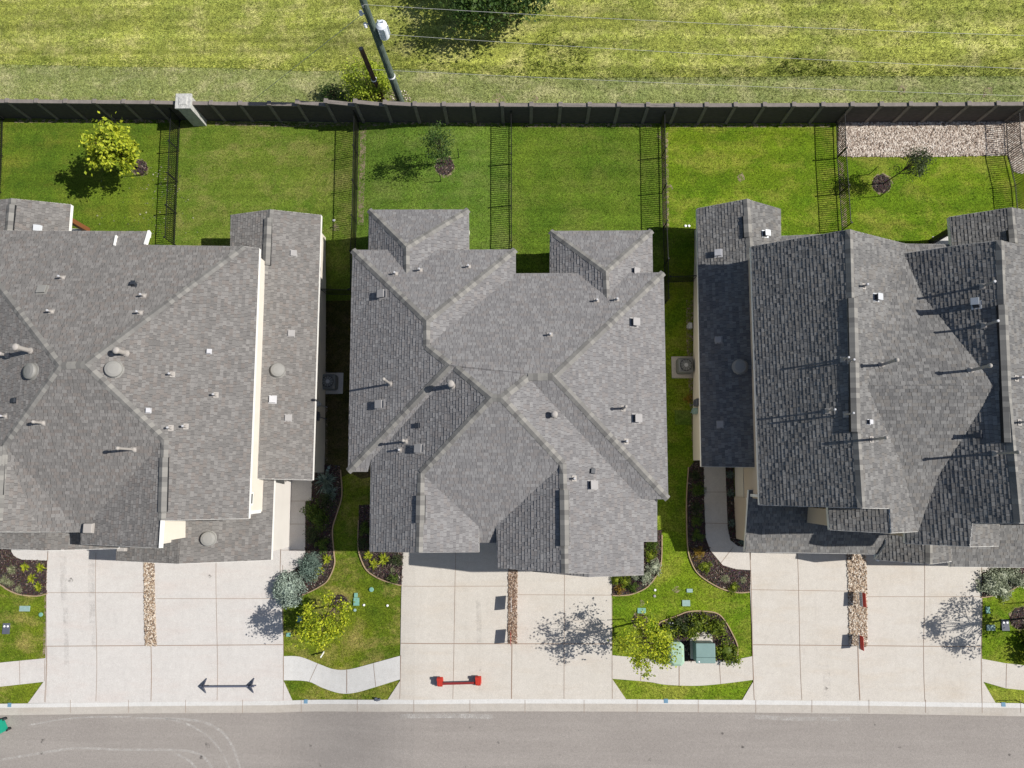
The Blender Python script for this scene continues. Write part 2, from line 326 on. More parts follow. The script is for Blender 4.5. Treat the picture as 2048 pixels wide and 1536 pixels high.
CELL = 0.5
def sheet(name, polys, mats, dz, mis=None, parent=None):
    """polys: plan polygons (picture points); laid on the terrain dz above it"""
    bm = bmesh.new()
    for pi_, poly in enumerate(polys):
        P = [G(*q) for q in poly]; P2 = [Vector((p.x, p.y, 0)) for p in P]
        vs = [bm.verts.new(p) for p in P2]
        for t in tessellate_polygon([P2]):
            try: f = bm.faces.new([vs[i] for i in t]); f.material_index = mis[pi_] if mis else 0
            except ValueError: pass
    xs = [v.co.x for v in bm.verts]; ys = [v.co.y for v in bm.verts]
    for ax, lo, hi in ((0, min(xs), max(xs)), (1, min(ys), max(ys))):
        c = math.ceil(lo/CELL)*CELL
        while c < hi:
            co = (c, 0, 0) if ax == 0 else (0, c, 0); no = (1, 0, 0) if ax == 0 else (0, 1, 0)
            bmesh.ops.bisect_plane(bm, geom=bm.verts[:]+bm.edges[:]+bm.faces[:], plane_co=co, plane_no=no, dist=1e-5)
            c += CELL
    for v in bm.verts: v.co.z = T(v.co.x, v.co.y)+dz
    bmesh.ops.recalc_face_normals(bm, faces=bm.faces[:])
    for f in bm.faces:
        if f.normal.z < 0: f.normal_flip()
    me = bpy.data.meshes.new(name); bm.to_mesh(me); bm.free()
    for m in (mats if isinstance(mats, (list, tuple)) else [mats]): me.materials.append(M[m])
    me.uv_layers.new(name='UVMap')
    o = bpy.data.objects.new(name, me); COL.objects.link(o)
    return o
def strip(a, b, wd):      # thin quad between two plan points, wd in metres
    A = G(*a); B = G(*b); d = (B-A); d.z = 0; n = Vector((-d.y, d.x, 0)).normalized()*(wd/2)
    return [A+n, A-n, B-n, B+n]
def to_px_poly(P): return P
def world_sheet(name, polysw, mats, dz, mis=None):
    global G
    g0 = G; G = lambda x, y, dz=0.0: Vector((x, y, 0))
    try: return sheet(name, [[(p[0], p[1]) for p in poly] for poly in polysw], mats, dz, mis)
    finally: G = g0
# ------------------------------------------------------------------ setting
g = MB()
NX = [-300, -120, -60, -40]+[x*1.0 for x in range(-32, 33)]+[40, 60, 120, 300]
NY = [-300, -120, -60, -30]+[y*1.0 for y in range(-18, 40)]+[50, 70, 120, 300]
for i in range(len(NX)-1):
    for j in range(len(NY)-1):
        g.face([(x, y, T(x, y)-0.06) for x, y in ((NX[i], NY[j]), (NX[i+1], NY[j]), (NX[i+1], NY[j+1]), (NX[i], NY[j+1]))])
struct(g.build('ground', 'meadow'))
WB = [(-60, 235), (0, 235), (350, 238), (415, 239.5), (720, 243), (1050, 244), (1320, 245), (1690, 244), (2048, 242), (2120, 241)]
struct(sheet('meadow', [[(-60, -60), (2110, -60), (2110, 153), (1700, 152), (1500, 154), (1200, 156), (1000, 152), (700, 140), (450, 136), (250, 134), (0, 129), (-60, 128)]], 'meadow', 0.03))
struct(sheet('grass_verge', [[(-60, 120), (700, 132), (1000, 145), (2110, 146)]+WB[::-1]], 'verge', 0.015))
yards = [('grass_a', [(-60, 234), (8, 235), (362, 240), (357, 365), (351, 600), (-60, 600)]),
         ('grass_b', [(362, 240), (718, 243), (716, 350), (712, 600), (351, 600), (357, 365)]),
         ('grass_c', [(718, 243), (1023, 244), (1023, 600), (712, 600), (716, 350)]),
         ('grass_c2', [(1023, 244), (1321, 245), (1325, 463), (1330, 600), (1023, 600)]),
         ('grass_d', [(1321, 245), (1671, 244), (1673, 314), (1682, 458), (1684, 600), (1330, 600), (1325, 463)]),
         ('grass_d', [(1671, 244), (2060, 242), (2120, 600), (1684, 600), (1682, 458), (1673, 314)])]
for m, P in yards: struct(sheet('lawn', [P], m, 0.012))
struct(sheet('lawn', [[(-60, 1050), (110, 1050), (110, 1409), (-60, 1410)]], 'grass_front', 0.012))
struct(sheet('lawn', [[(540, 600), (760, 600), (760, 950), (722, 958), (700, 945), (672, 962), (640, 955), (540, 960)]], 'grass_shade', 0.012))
struct(sheet('lawn', [[(540, 960), (640, 955), (672, 962), (700, 945), (722, 958), (760, 950), (820, 1060), (820, 1401), (540, 1403)]], 'grass_front', 0.012))
struct(sheet('lawn', [[(1310, 600), (1410, 600), (1420, 930), (1510, 1060), (1515, 1402), (1215, 1400), (1215, 1060), (1310, 1060)]], 'grass_d', 0.012))
struct(sheet('lawn', [[(1950, 1050), (2110, 1050), (2110, 1410), (1950, 1406)]], 'grass_d', 0.012))
def ring(cx, cy, r, n=18, j=0.06):
    return [(cx+r*(1+random.uniform(-j, j))*math.cos(2*math.pi*i/n), cy+r*(1+random.uniform(-j, j))*math.sin(2*math.pi*i/n)) for i in range(n)]
# road, kerb
KX = [-60, 0, 300, 560, 800, 1000, 1250, 1500, 1750, 2048, 2110]
K0 = [1408, 1407, 1403.5, 1401.5, 1398.5, 1397.5, 1398, 1399.5, 1402, 1406, 1407]
K2 = [1431, 1430, 1426, 1424.5, 1422.5, 1422, 1422.5, 1424.5, 1427, 1432, 1433]
top = list(zip(KX, K0)); bot = list(zip(KX, K2))
mid = [(x, a+(b-a)*0.36) for x, a, b in zip(KX, K0, K2)]
struct(sheet('road', [bot+[(2130, 1800), (-80, 1800)]], 'asphalt', -0.045))
ks = sheet('kerb', [top+mid[::-1], mid+bot[::-1]], ['concrete_light', 'concrete_curb', 'joint'], 0.05, [0, 1]); struct(ks)
# kerb has a rolled profile: raise the back, sink the gutter
for v in ks.data.vertices: pass
js = []
for x in (142, 258, 372, 486, 603, 715, 828, 940, 1050, 1168, 1274, 1396, 1511, 1623, 1737, 1850, 1963, 2040): js.append(strip((x, 1399), (x, 1425), 0.02))
struct(world_sheet('kerb_joint', js, 'joint', 0.056))
marks = []
def arc_mark(pts, wd):
    q = smooth_poly(pts, 8, False)
    W = [G(*a) for a in q]; L = []; Rr = []
    for i, p in enumerate(W):
        d = W[min(i+1, len(W)-1)]-W[max(i-1, 0)]; n = Vector((-d.y, d.x, 0)).normalized()*wd/2; L.append(p+n); Rr.append(p-n)
    for i in range(len(W)-1): marks.append([L[i], Rr[i], Rr[i+1], L[i+1]])
arc_mark([(330, 1437), (400, 1443), (440, 1462), (465, 1495), (480, 1540)], 0.13)
arc_mark([(270, 1436), (345, 1440), (400, 1462), (440, 1500), (460, 1545)], 0.10)
arc_mark([(0, 1520), (60, 1510), (150, 1497), (240, 1500), (330, 1500), (390, 1506), (420, 1530), (430, 1560)], 0.12)
arc_mark([(345, 1506), (375, 1520), (400, 1545)], 0.12)
arc_mark([(60, 1450), (150, 1436), (260, 1434)], 0.08)
arc_mark([(800, 1433), (900, 1432), (985, 1434)], 0.22); arc_mark([(1510, 1434), (1600, 1438), (1700, 1438)], 0.2)
struct(world_sheet('tyre_mark', marks, 'tyre_mark', -0.037))
# concrete
def cutslab(name, polys, mat, joints, wd=0.022):
    o = sheet(name, polys, mat, 0.045); struct(o)
    j = world_sheet(name+'_joint', [strip(a, b, w_) for a, b, w_ in [(q[0], q[1], q[2] if len(q) > 2 else wd) for q in joints]], 'joint', 0.052); struct(j)
cutslab('driveway', [[(97, 1075), (97, 1104), (93, 1245), (92, 1320), (89, 1362), (57, 1406), (586, 1401.5), (568, 1362), (567, 1289), (563, 1170), (562, 1140), (563, 1075)]], 'concrete_west',
        [((96, 1185), (290, 1185)), ((193, 1105), (193, 1402)), ((93, 1292), (567, 1289), .035), ((303, 1291), (303, 1402), .035), ((433, 1120), (435, 1400)), ((314, 1197), (565, 1197)), ((97, 1100), (90, 1404)), ((566, 1130), (567, 1400)), ((95, 1292), (92, 1404))])
cutslab('driveway', [[(808, 1050), (806, 1105), (803, 1190), (801, 1310), (801, 1360), (776, 1398.5), (1252, 1398), (1224, 1357), (1223, 1190), (1226, 1050)]], 'concrete_mid',
        [((807, 1172), (1016, 1172)), ((912, 1095), (906, 1397)), ((802, 1286), (1224, 1287.5), .04), ((1024, 1288), (1023, 1397), .045), ((1035, 1189), (1223, 1190)), ((1129, 1130), (1128, 1397)), ((802, 1310), (800, 1397)), ((1224, 1195), (1224.5, 1397)), ])
cutslab('driveway', [[(1499, 1060), (1500, 1180), (1505, 1310), (1507, 1361), (1484, 1399.5), (1990, 1405), (1965, 1362), (1962, 1290), (1962, 1133), (1962, 1060)]], 'concrete_east',
        [((1501, 1179), (1695, 1182)), ((1594, 1105), (1597, 1200)), ((1597, 1200), (1603, 1399)), ((1505, 1289), (1962, 1293), .035), ((1715, 1293), (1719, 1400), .045), ((1733, 1193), (1962, 1193)), ((1848, 1128), (1846, 1290)), ((1846, 1290), (1849, 1402)), ((1499, 1104), (1508, 1400), .03), ((1962, 1130), (1963, 1400), .03)])
cutslab('walkway', [[(545, 950), (625, 950), (623, 1001), (611, 1003), (611, 1105), (604, 1128), (585, 1142), (568, 1150), (562, 1150), (562, 1070), (545, 1070)]], 'concrete_west',
        [((565, 955), (561, 1145), .03), ((566, 1002), (612, 1002)), ((565, 1048), (610, 1048)), ((563, 1100), (610, 1100))])
cutslab('walkway', [[(1407, 925), (1450, 925), (1455, 1055), (1460, 1080), (1475, 1092), (1501, 1095), (1501, 1140), (1470, 1138), (1445, 1130), (1420, 1100), (1411, 1075), (1408, 1000)]], 'concrete_east',
        [((1409, 984), (1453, 984)), ((1410, 1046), (1455, 1047)), ((1466, 1094), (1441, 1126))])
cutslab('walkway', [[(1961, 1120), (2000, 1120), (1994, 1130), (1982, 1142), (1961, 1144)]], 'concrete_east', [((1962, 1125), (1962, 1144))])
cutslab('walkway', [[(22, 1080), (98, 1080), (97, 1121), (45, 1119), (30, 1113), (24, 1103)]], 'concrete_west', [((97, 1085), (97, 1121))])
cutslab('sidewalk', [[(-60, 1331), (0, 1325), (92, 1316), (90, 1363), (0, 1373), (-60, 1381)]], 'concrete_west', [((40, 1321), (41, 1368)), ((91, 1318), (90, 1362))])
a = smooth_poly([(567, 1312), (600, 1313), (640, 1328), (668, 1338), (700, 1338), (750, 1325), (801, 1311)], 4, False)
b = smooth_poly([(801, 1358), (750, 1374), (710, 1385), (680, 1386), (645, 1375), (615, 1362), (567, 1360)], 4, False)
cutslab('sidewalk', [a+b], 'concrete_light', [((636, 1326), (619, 1363)), ((694, 1339), (694, 1386), .04), ((747, 1326), (752, 1373)), ((567, 1312), (567, 1360)), ((801, 1311), (801, 1358))])
a = smooth_poly([(1224, 1310), (1287, 1316), (1332, 1321), (1385, 1322), (1437, 1321), (1473, 1318), (1504, 1312)], 4, False)
b = smooth_poly([(1507, 1359), (1444, 1367), (1392, 1371), (1332, 1369), (1295, 1363), (1224.5, 1357)], 4, False)
cutslab('sidewalk', [a+b], 'concrete_mid', [((1284, 1316), (1281, 1361)), ((1358, 1322), (1358, 1371), .04), ((1438, 1321), (1441, 1367)), ((1224, 1311), (1224, 1357)), ((1505, 1312), (1507, 1359))])
cutslab('sidewalk', [[(1962, 1317), (2010, 1326), (2048, 1330), (2110, 1333), (2110, 1384), (2048, 1380), (2010, 1376), (1965, 1363)]], 'concrete_east', [((2012, 1327), (2011, 1375))])
# weathering marks that lie on the paving
st = []
for x, y0, y1, wd in ((128, 1112, 1200, .35), (184, 1118, 1245, .32), (132, 1215, 1330, .25), (187, 1250, 1300, .2), (1652, 1330, 1392, .35), (957, 1200, 1290, .25)):
    st.append(strip((x, y0), (x+2, y1), wd))
struct(world_sheet('tyre_stain', [q for q in st], 'stain', 0.049))
random.seed(41)
oil = [ring(x, y, r, 12, .3) for x, y, r in ((143, 1160, 5), (420, 1152, 3), (1060, 1276, 2), (1650, 1376, 5), (1656, 1392, 3), (960, 1340, 2), (415, 1490, 6), (402, 1515, 4), (85, 1483, 5), (80, 1506, 4), (620, 1492, 3), (640, 1530, 3), (1445, 1468, 3), (1487, 1493, 4), (2020, 1510, 3), (1800, 1495, 3), (1120, 1510, 3), (940, 1455, 2), (570, 1455, 2), (1300, 1520, 3), (1750, 1450, 2))]
struct(sheet('oil_spots', [o_ for o_ in oil if o_[0][1] < 1400], 'oil', 0.051)); struct(sheet('oil_spots', [o_ for o_ in oil if o_[0][1] > 1400], 'oil', -0.036))
# beds
BEDS = [
 [(22, 1090), (24, 1103), (30, 1113), (45, 1119), (96, 1121), (95, 1185), (75, 1191), (40, 1188), (15, 1178), (0, 1168), (-40, 1150), (-40, 1090)],
 [(625, 930), (623, 1001), (611, 1003), (611, 1105), (604, 1128), (585, 1142), (566, 1152), (566, 1205), (585, 1196), (615, 1185), (640, 1172), (655, 1160), (668, 1130), (667, 1105), (664, 1060), (672, 1030), (683, 990), (680, 930)],
 [(718, 1010), (717, 1090), (722, 1115), (735, 1140), (760, 1157), (790, 1167), (805, 1170), (807, 1090), (800, 1010)],
 [(1224, 1100), (1224, 1190), (1240, 1190), (1265, 1187), (1295, 1172), (1315, 1145), (1322, 1120), (1323, 1060), (1285, 1060)],
 [(1319, 1247), (1334, 1240), (1355, 1232), (1377, 1224), (1407, 1223), (1434, 1228), (1450, 1244), (1465, 1270), (1474, 1292), (1474, 1318), (1437, 1321), (1385, 1322), (1332, 1321), (1316, 1319), (1314, 1290), (1316, 1265)],
 [(1378, 935), (1390, 922), (1407, 922), (1408, 1000), (1411, 1075), (1420, 1100), (1445, 1130), (1470, 1138), (1500, 1140), (1500, 1183), (1475, 1184), (1440, 1175), (1400, 1150), (1384, 1125), (1376, 1090), (1374, 1000)],
 [(1450, 925), (1466, 925), (1470, 1060), (1495, 1070), (1500, 1095), (1475, 1092), (1460, 1080), (1455, 1055)],
 [(1962, 1144), (1982, 1142), (1994, 1130), (2000, 1118), (2090, 1118), (2090, 1158), (2040, 1170), (2020, 1180), (1990, 1190), (1962, 1194)]]
RINGS = [(890, 333, 18), (1763, 368, 18), (281, 336, 15), (680, 1206, 17), (1279, 1241, 14), (2042, 1236, 22)]
ringp = [ring(*r) for r in RINGS]
def inpoly(x, y, P):
    c = False; j = len(P)-1
    for i in range(len(P)):
        if (P[i][1] > y) != (P[j][1] > y) and x < (P[j][0]-P[i][0])*(y-P[i][1])/(P[j][1]-P[i][1])+P[i][0]: c = not c
        j = i
    return c
def scatter(P, dens):
    W = [(G(*q).x, G(*q).y) for q in P]; xs = [q[0] for q in W]; ys = [q[1] for q in W]
    n = int((max(xs)-min(xs))*(max(ys)-min(ys))*dens)
    for _ in range(n):
        x = random.uniform(min(xs), max(xs)); y = random.uniform(min(ys), max(ys))
        if inpoly(x, y, W): yield x, y
soil = [ring(x, y, r+3, 18, .14) for x, y, r in RINGS]
soil += [ring(*q, 14, .35) for q in ((1482, 355, 8), (1338, 377, 8), (1322, 272, 8), (672, 455, 8), (1000, 202, 14), (1975, 187, 12), (1803, 178, 10), (460, 68, 12), (440, 33, 9), (1715, 27, 9), (1900, 30, 5), (1070, 198, 7), (1283, 1205, 6), (1353, 1180, 7))]
soil += [[(x0+2, y0), (x0+14, y0+4), (x1+12, y1), (x1+1, y1)] for x0, y0, x1, y1 in ((719, 250, 715, 450), (1322, 260, 1326, 460), (1673, 320, 1683, 455))]
soil += [[(x0, y), (x1, y), (x1, y+7), (x0, y+7)] for x0, x1, y in ((30, 340, 239), (430, 700, 244), (730, 1010, 247), (1040, 1310, 248), (1340, 1660, 248))]
soil += [[(640, 960), (655, 960), (650, 600), (642, 600)], [(1372, 600), (1388, 600), (1398, 900), (1384, 900)], [(98, 1190), (90, 1190), (86, 1310), (93, 1310)]]
struct(sheet('bare_soil', soil, 'bare_soil', 0.028))
edgep = []
for P in BEDS:
    q = smooth_poly(P, 2)
struct(sheet('mulch_bed', BEDS, 'mulch', 0.03)); struct(sheet('mulch_bed', ringp, 'mulch', 0.042))
# edging bands along the lawn side of the beds
EDG = [[(95, 1187), (75, 1192), (40, 1189), (15, 1179), (0, 1169), (-40, 1151)], [(568, 1206), (585, 1197), (615, 1186), (640, 1173), (656, 1160), (669, 1130), (668, 1105), (665, 1060), (673, 1030), (684, 990), (681, 940)],
       [(717, 1040), (716, 1090), (721, 1115), (734, 1141), (760, 1158), (790, 1168), (804, 1171)], [(1225, 1191), (1240, 1191), (1265, 1188), (1296, 1173), (1316, 1145), (1323, 1120), (1324, 1070)],
       [(1316, 1285), (1317, 1265), (1319, 1246), (1334, 1239), (1355, 1231), (1377, 1223), (1407, 1222), (1435, 1227), (1451, 1243), (1466, 1270), (1475, 1292), (1475, 1317)],
       [(1499, 1184), (1475, 1185), (1440, 1176), (1400, 1151), (1383, 1125), (1375, 1090), (1373, 1000), (1377, 935)], [(1962, 1195), (1990, 1191), (2020, 1181), (2040, 1171), (2090, 1159)]]
for e in EDG:
    q = smooth_poly(e, 4, False); m = MB()
    for a, b in zip(q, q[1:]):
        A = G(*a, .05); B = G(*b, .05); m.bar(A, B+(B-A)*0.05, 0.05, 0.07)
    struct(m.build('bed_edging', 'edging'))
def rocks(name, P, dens, r0, r1, mat, seed, dz=0.05):
    random.seed(seed); m = MB()
    base = [Vector(p).normalized() for p in ((0, 0, 1), (0, 1, 0.2), (0.9, .3, .1), (.6, -.8, .15), (-.6, -.8, .1), (-.9, .3, .2))]
    for x, y in scatter(P, dens):
        r = random.uniform(r0, r1); a = random.uniform(0, 6.28); sx = random.uniform(.7, 1.3); ca, sa = math.cos(a), math.sin(a); i = len(m.v)
        tz = random.uniform(.4, .8); z = T(x, y)+dz+random.uniform(0, .02)
        for b in base:
            bx, by = b.x*r*sx, b.y*r/sx
            m.v.append((x+bx*ca-by*sa, y+bx*sa+by*ca, z+b.z*r*tz))
        for f in ((0, 2, 1), (0, 3, 2), (0, 4, 3), (0, 5, 4), (0, 1, 5)):
            m.f.append(tuple(i+q for q in f)); m.m.append(0); m.uv.append([(0, 0)]*3)
    for fi, f in enumerate(m.f): pass
    o = m.build(name, mat); o['kind'] = 'stuff'; return o
RS = [[(290, 1100), (311, 1100), (314, 1291), (291, 1291)], [(1017, 1110), (1035, 1110), (1034, 1286), (1016, 1286)], [(1691, 1090), (1729, 1090), (1733, 1292), (1697, 1291)]]
struct(sheet('rock_strip', RS, 'gravel_bed', 0.056))
rocks('river_rocks', RS[0], 700, .025, .05, 'river_rock', 1, .06); rocks('river_rocks', RS[1], 700, .025, .05, 'river_rock_red', 2, .06); rocks('river_rocks', RS[2], 600, .03, .055, 'river_rock', 3, .06)
GV = [(1677, 245), (2008, 243), (2013, 311), (1900, 313), (1780, 314), (1700, 314), (1676, 312)]
GV2 = [(2008, 243), (2110, 242), (2120, 350), (2048, 347), (2028, 345), (2014, 311)]
struct(sheet('gravel_bed', [GV, GV2], 'gravel_bed', 0.03)); rocks('white_gravel', GV, 420, .03, .065, 'white_gravel', 4, .035); rocks('white_gravel', GV2, 420, .03, .065, 'white_gravel', 5, .035)
rocks('pebbles', ring(800, 203, 22), 120, .02, .05, 'white_gravel', 9, .03)
# mulch chips
random.seed(11); m = MB()
for P in BEDS+ringp:
    for x, y in scatter(P, 160):
        z = T(x, y)+random.uniform(.045, .085); a = random.uniform(0, 6.28); l = random.uniform(.02, .07); w_ = random.uniform(.008, .02)
        d = Vector((math.cos(a)*l, math.sin(a)*l, random.uniform(-.015, .015))); n = Vector((-math.sin(a)*w_, math.cos(a)*w_, random.uniform(-.01, .01))); c = Vector((x, y, z))
        m.face([c-d-n, c+d-n, c+d+n, c-d+n])
o = m.build('mulch_chips', 'chip'); o['kind'] = 'stuff'
# grass blades
def blades(name, P, dens, h0, h1, mat, seed, per=4, spread=.06, dz=.02, wid=.02, keep=None):
    random.seed(seed); m = MB()
    for x, y in scatter(P, dens):
        if keep and not keep(x, y): continue
        z = T(x, y)+dz; s = random.uniform(.5, 1)
        for _ in range(per):
            a = random.uniform(0, 6.28); bx = x+random.gauss(0, spread*.6); by = y+random.gauss(0, spread*.6); h = random.uniform(h0, h1)*s
            lean = random.uniform(.2, .9)*h; w_ = wid
            m.face([(bx-math.sin(a)*w_, by+math.cos(a)*w_, z), (bx+math.sin(a)*w_, by-math.cos(a)*w_, z), (bx+math.cos(a)*lean, by+math.sin(a)*lean, z+h)])
    o = m.build(name, mat); o['kind'] = 'stuff'; return o
MD = [(-60, -60), (2110, -60), (2110, 153), (1500, 154), (1200, 156), (1000, 152), (700, 140), (450, 136), (0, 129), (-60, 128)]
blades('meadow_grass', MD, 28, .04, .11, 'blade_dry', 21, 4, .10, .03, .016)
blades('meadow_grass', MD, 20, .04, .11, 'blade_dark', 22, 3, .12, .03, .016)
EDGE = [(-60, 128), (0, 129), (250, 134), (450, 136), (700, 140), (1000, 152), (1200, 156), (1500, 154), (1700, 152), (2110, 153)]
blades('meadow_grass', [(x, y-16) for x, y in EDGE]+[(x, y+4) for x, y in EDGE[::-1]], 60, .06, .18, 'blade_dark', 23, 4, .12, .02, .018)
blades('meadow_grass', [(1000, 150), (1060, 95), (1100, 60), (1180, 100), (1160, 150)], 40, .1, .3, 'blade_dark', 25, 4, .12, .02, .02)
blades('meadow_grass', [(1540, 152), (1580, 110), (1660, 120), (1680, 150)], 50, .1, .3, 'blade_dark', 26, 4, .12, .02, .02)
blades('verge_grass', [(-60, 132), (700, 142), (1000, 154), (2110, 155)]+[(x, y-5) for x, y in WB[::-1]], 45, .05, .10, 'blade_dry', 24, 3, .07, .02, .015)
for i, (mm, P) in enumerate(yards):
    if i == 5: P = [(1682, 317), (1850, 316), (2005, 315), (2025, 350), (2110, 355), (2110, 600), (1684, 600)]
    blades('lawn_grass', P, 60, .03, .06, 'blade_lawn', 30+i, 3, .08, .02, .012)

for i, P in enumerate([[(-60, 1170), (92, 1192), (90, 1312), (-60, 1325)], [(667, 960), (718, 960), (724, 1118), (762, 1160), (803, 1172), (800, 1308), (700, 1335), (568, 1310), (568, 1208), (640, 1175), (668, 1130)],
        [(1226, 1192), (1325, 1120), (1338, 960), (1372, 960), (1375, 1090), (1440, 1178), (1500, 1186), (1503, 1310), (1478, 1316), (1466, 1268), (1430, 1224), (1370, 1222), (1320, 1243), (1312, 1312), (1226, 1308)], [(1964, 1197), (2090, 1162), (2090, 1328), (1964, 1315)],
        [(572, 1363), (620, 1368), (680, 1389), (795, 1364), (776, 1396), (588, 1399)], [(1228, 1360), (1390, 1374), (1503, 1362), (1482, 1396), (1254, 1395)]]):
    blades('lawn_grass', P, 70, .03, .06, 'blade_lawn', 60+i, 3, .08, .02, .012)
# ------------------------------------------------------------------ houses
DIRS = {'N': (0, 1), 'S': (0, -1), 'E': (1, 0), 'W': (-1, 0)}
def solve(V, faces, fixed, p0=0.45, wp=1.0, soft=None):
    pri = [f[2] if len(f) > 2 else p0 for f in faces]; faces = [f[:2] for f in faces]
    names = sorted({n for _, ns in faces for n in ns}); nf = len(faces); idx = {n: i for i, n in enumerate(names)}
    K = {n: (ray(*V[n]).x/-ray(*V[n]).z, ray(*V[n]).y/-ray(*V[n]).z) for n in names}
    ps = pri[:]
    for it in range(25):
        A = []; b = []
        for f, (d, ns) in enumerate(faces):
            dx, dy = DIRS[d]
            for n in ns:
                k = dx*K[n][0]+dy*K[n][1]; row = [0.0]*(len(names)+nf)
                row[idx[n]] = 1-ps[f]*k; row[len(names)+f] = -1.0
                A.append(row); b.append(-ps[f]*k*CAMH)
        for n, z in fixed.items():
            if n in idx: row = [0.0]*(len(names)+nf); row[idx[n]] = 30.0; A.append(row); b.append(30.0*z)
        for n, z in (soft or {}).items():
            if n in idx: row = [0.0]*(len(names)+nf); row[idx[n]] = .5; A.append(row); b.append(.5*z)
        x = np.linalg.lstsq(np.array(A), np.array(b), rcond=None)[0]
        for f, (d, ns) in enumerate(faces):
            dx, dy = DIRS[d]
            s = [(dx*K[n][0]+dy*K[n][1])*(CAMH-x[idx[n]]) for n in ns]; z = [x[idx[n]] for n in ns]
            s = np.array(s)-np.mean(s); z = np.array(z)-np.mean(z)
            ps[f] = 0.5*ps[f]+0.5*(wp*pri[f]+float(-(s*z).sum()))/(wp+float((s*s).sum()))
    return {n: float(x[idx[n]]) for n in names}, ps
ROWH = 0.148
def clip(poly, i, lo, hi):
    for sgn, lim in ((1, lo), (-1, -hi)):
        out = []; n = len(poly)
        for j in range(n):
            a, b = poly[j-1], poly[j]; va, vb = sgn*a[i]-lim, sgn*b[i]-lim
            if (va < 0) != (vb < 0): t = va/(va-vb); out.append(tuple(a[k]+(b[k]-a[k])*t for k in range(len(a))))
            if vb >= 0: out.append(b)
        poly = out
        if len(poly) < 3: return []
    return poly
def h2(a, b, c=0): 
    v = math.sin(a*12.9898+b*78.233+c*37.719)*43758.5453; return v-math.floor(v)
def tabs(m, q, dx, dy, nf):
    # q: one roof triangle; lay overlapping shingle tabs on it, each thicker at its lower edge
    n = nf; hd = Vector((dx, dy, 0)); dn = (hd-n*hd.dot(n)); dn.normalize(); ac_ = n.cross(dn)
    P = [(p.x, p.y, p.z, p.dot(ac_), p.dot(dn)) for p in q]
    v0 = min(p[4] for p in P); v1 = max(p[4] for p in P)
    for r in range(math.floor(v0/ROWH), math.floor(v1/ROWH)+1):
        R1 = clip(P, 4, r*ROWH, (r+1)*ROWH)
        if not R1: continue
        u0 = min(p[3] for p in R1); u1 = max(p[3] for p in R1); off = h2(r, 3.1)*.6; wd = .18; c = math.floor((u0-off)/wd)-1
        while True:
            # uneven tab edges
            ua = off+c*wd+(h2(c, r, 1)-.5)*.11; ub = off+(c+1)*wd+(h2(c+1, r, 1)-.5)*.11
            if ua > u1: break
            C_ = clip(R1, 3, ua+.005, ub-.005) if ub > u0 else []
            if C_:
                th = .009+(.013 if h2(c, r, 2) > .45 else 0)+.002*h2(c, r, 7); rr = (h2(c, r, 5)*.85+h2(math.floor(c/2), r, 6)*.15, h2(c, r, 9))
                L = [Vector(p[:3])+n*(.004+th*(p[4]/ROWH-r)) for p in C_]; m.face(L, 0, [rr]*len(L))
                for j in range(len(C_)):
                    a, b = C_[j-1], C_[j]
                    if abs(a[4]-(r+1)*ROWH) < 1e-5 and abs(b[4]-(r+1)*ROWH) < 1e-5:
                        m.face([L[j-1], Vector(a[:3]), Vector(b[:3]), L[j]], 0, [rr]*4)
            c += 1
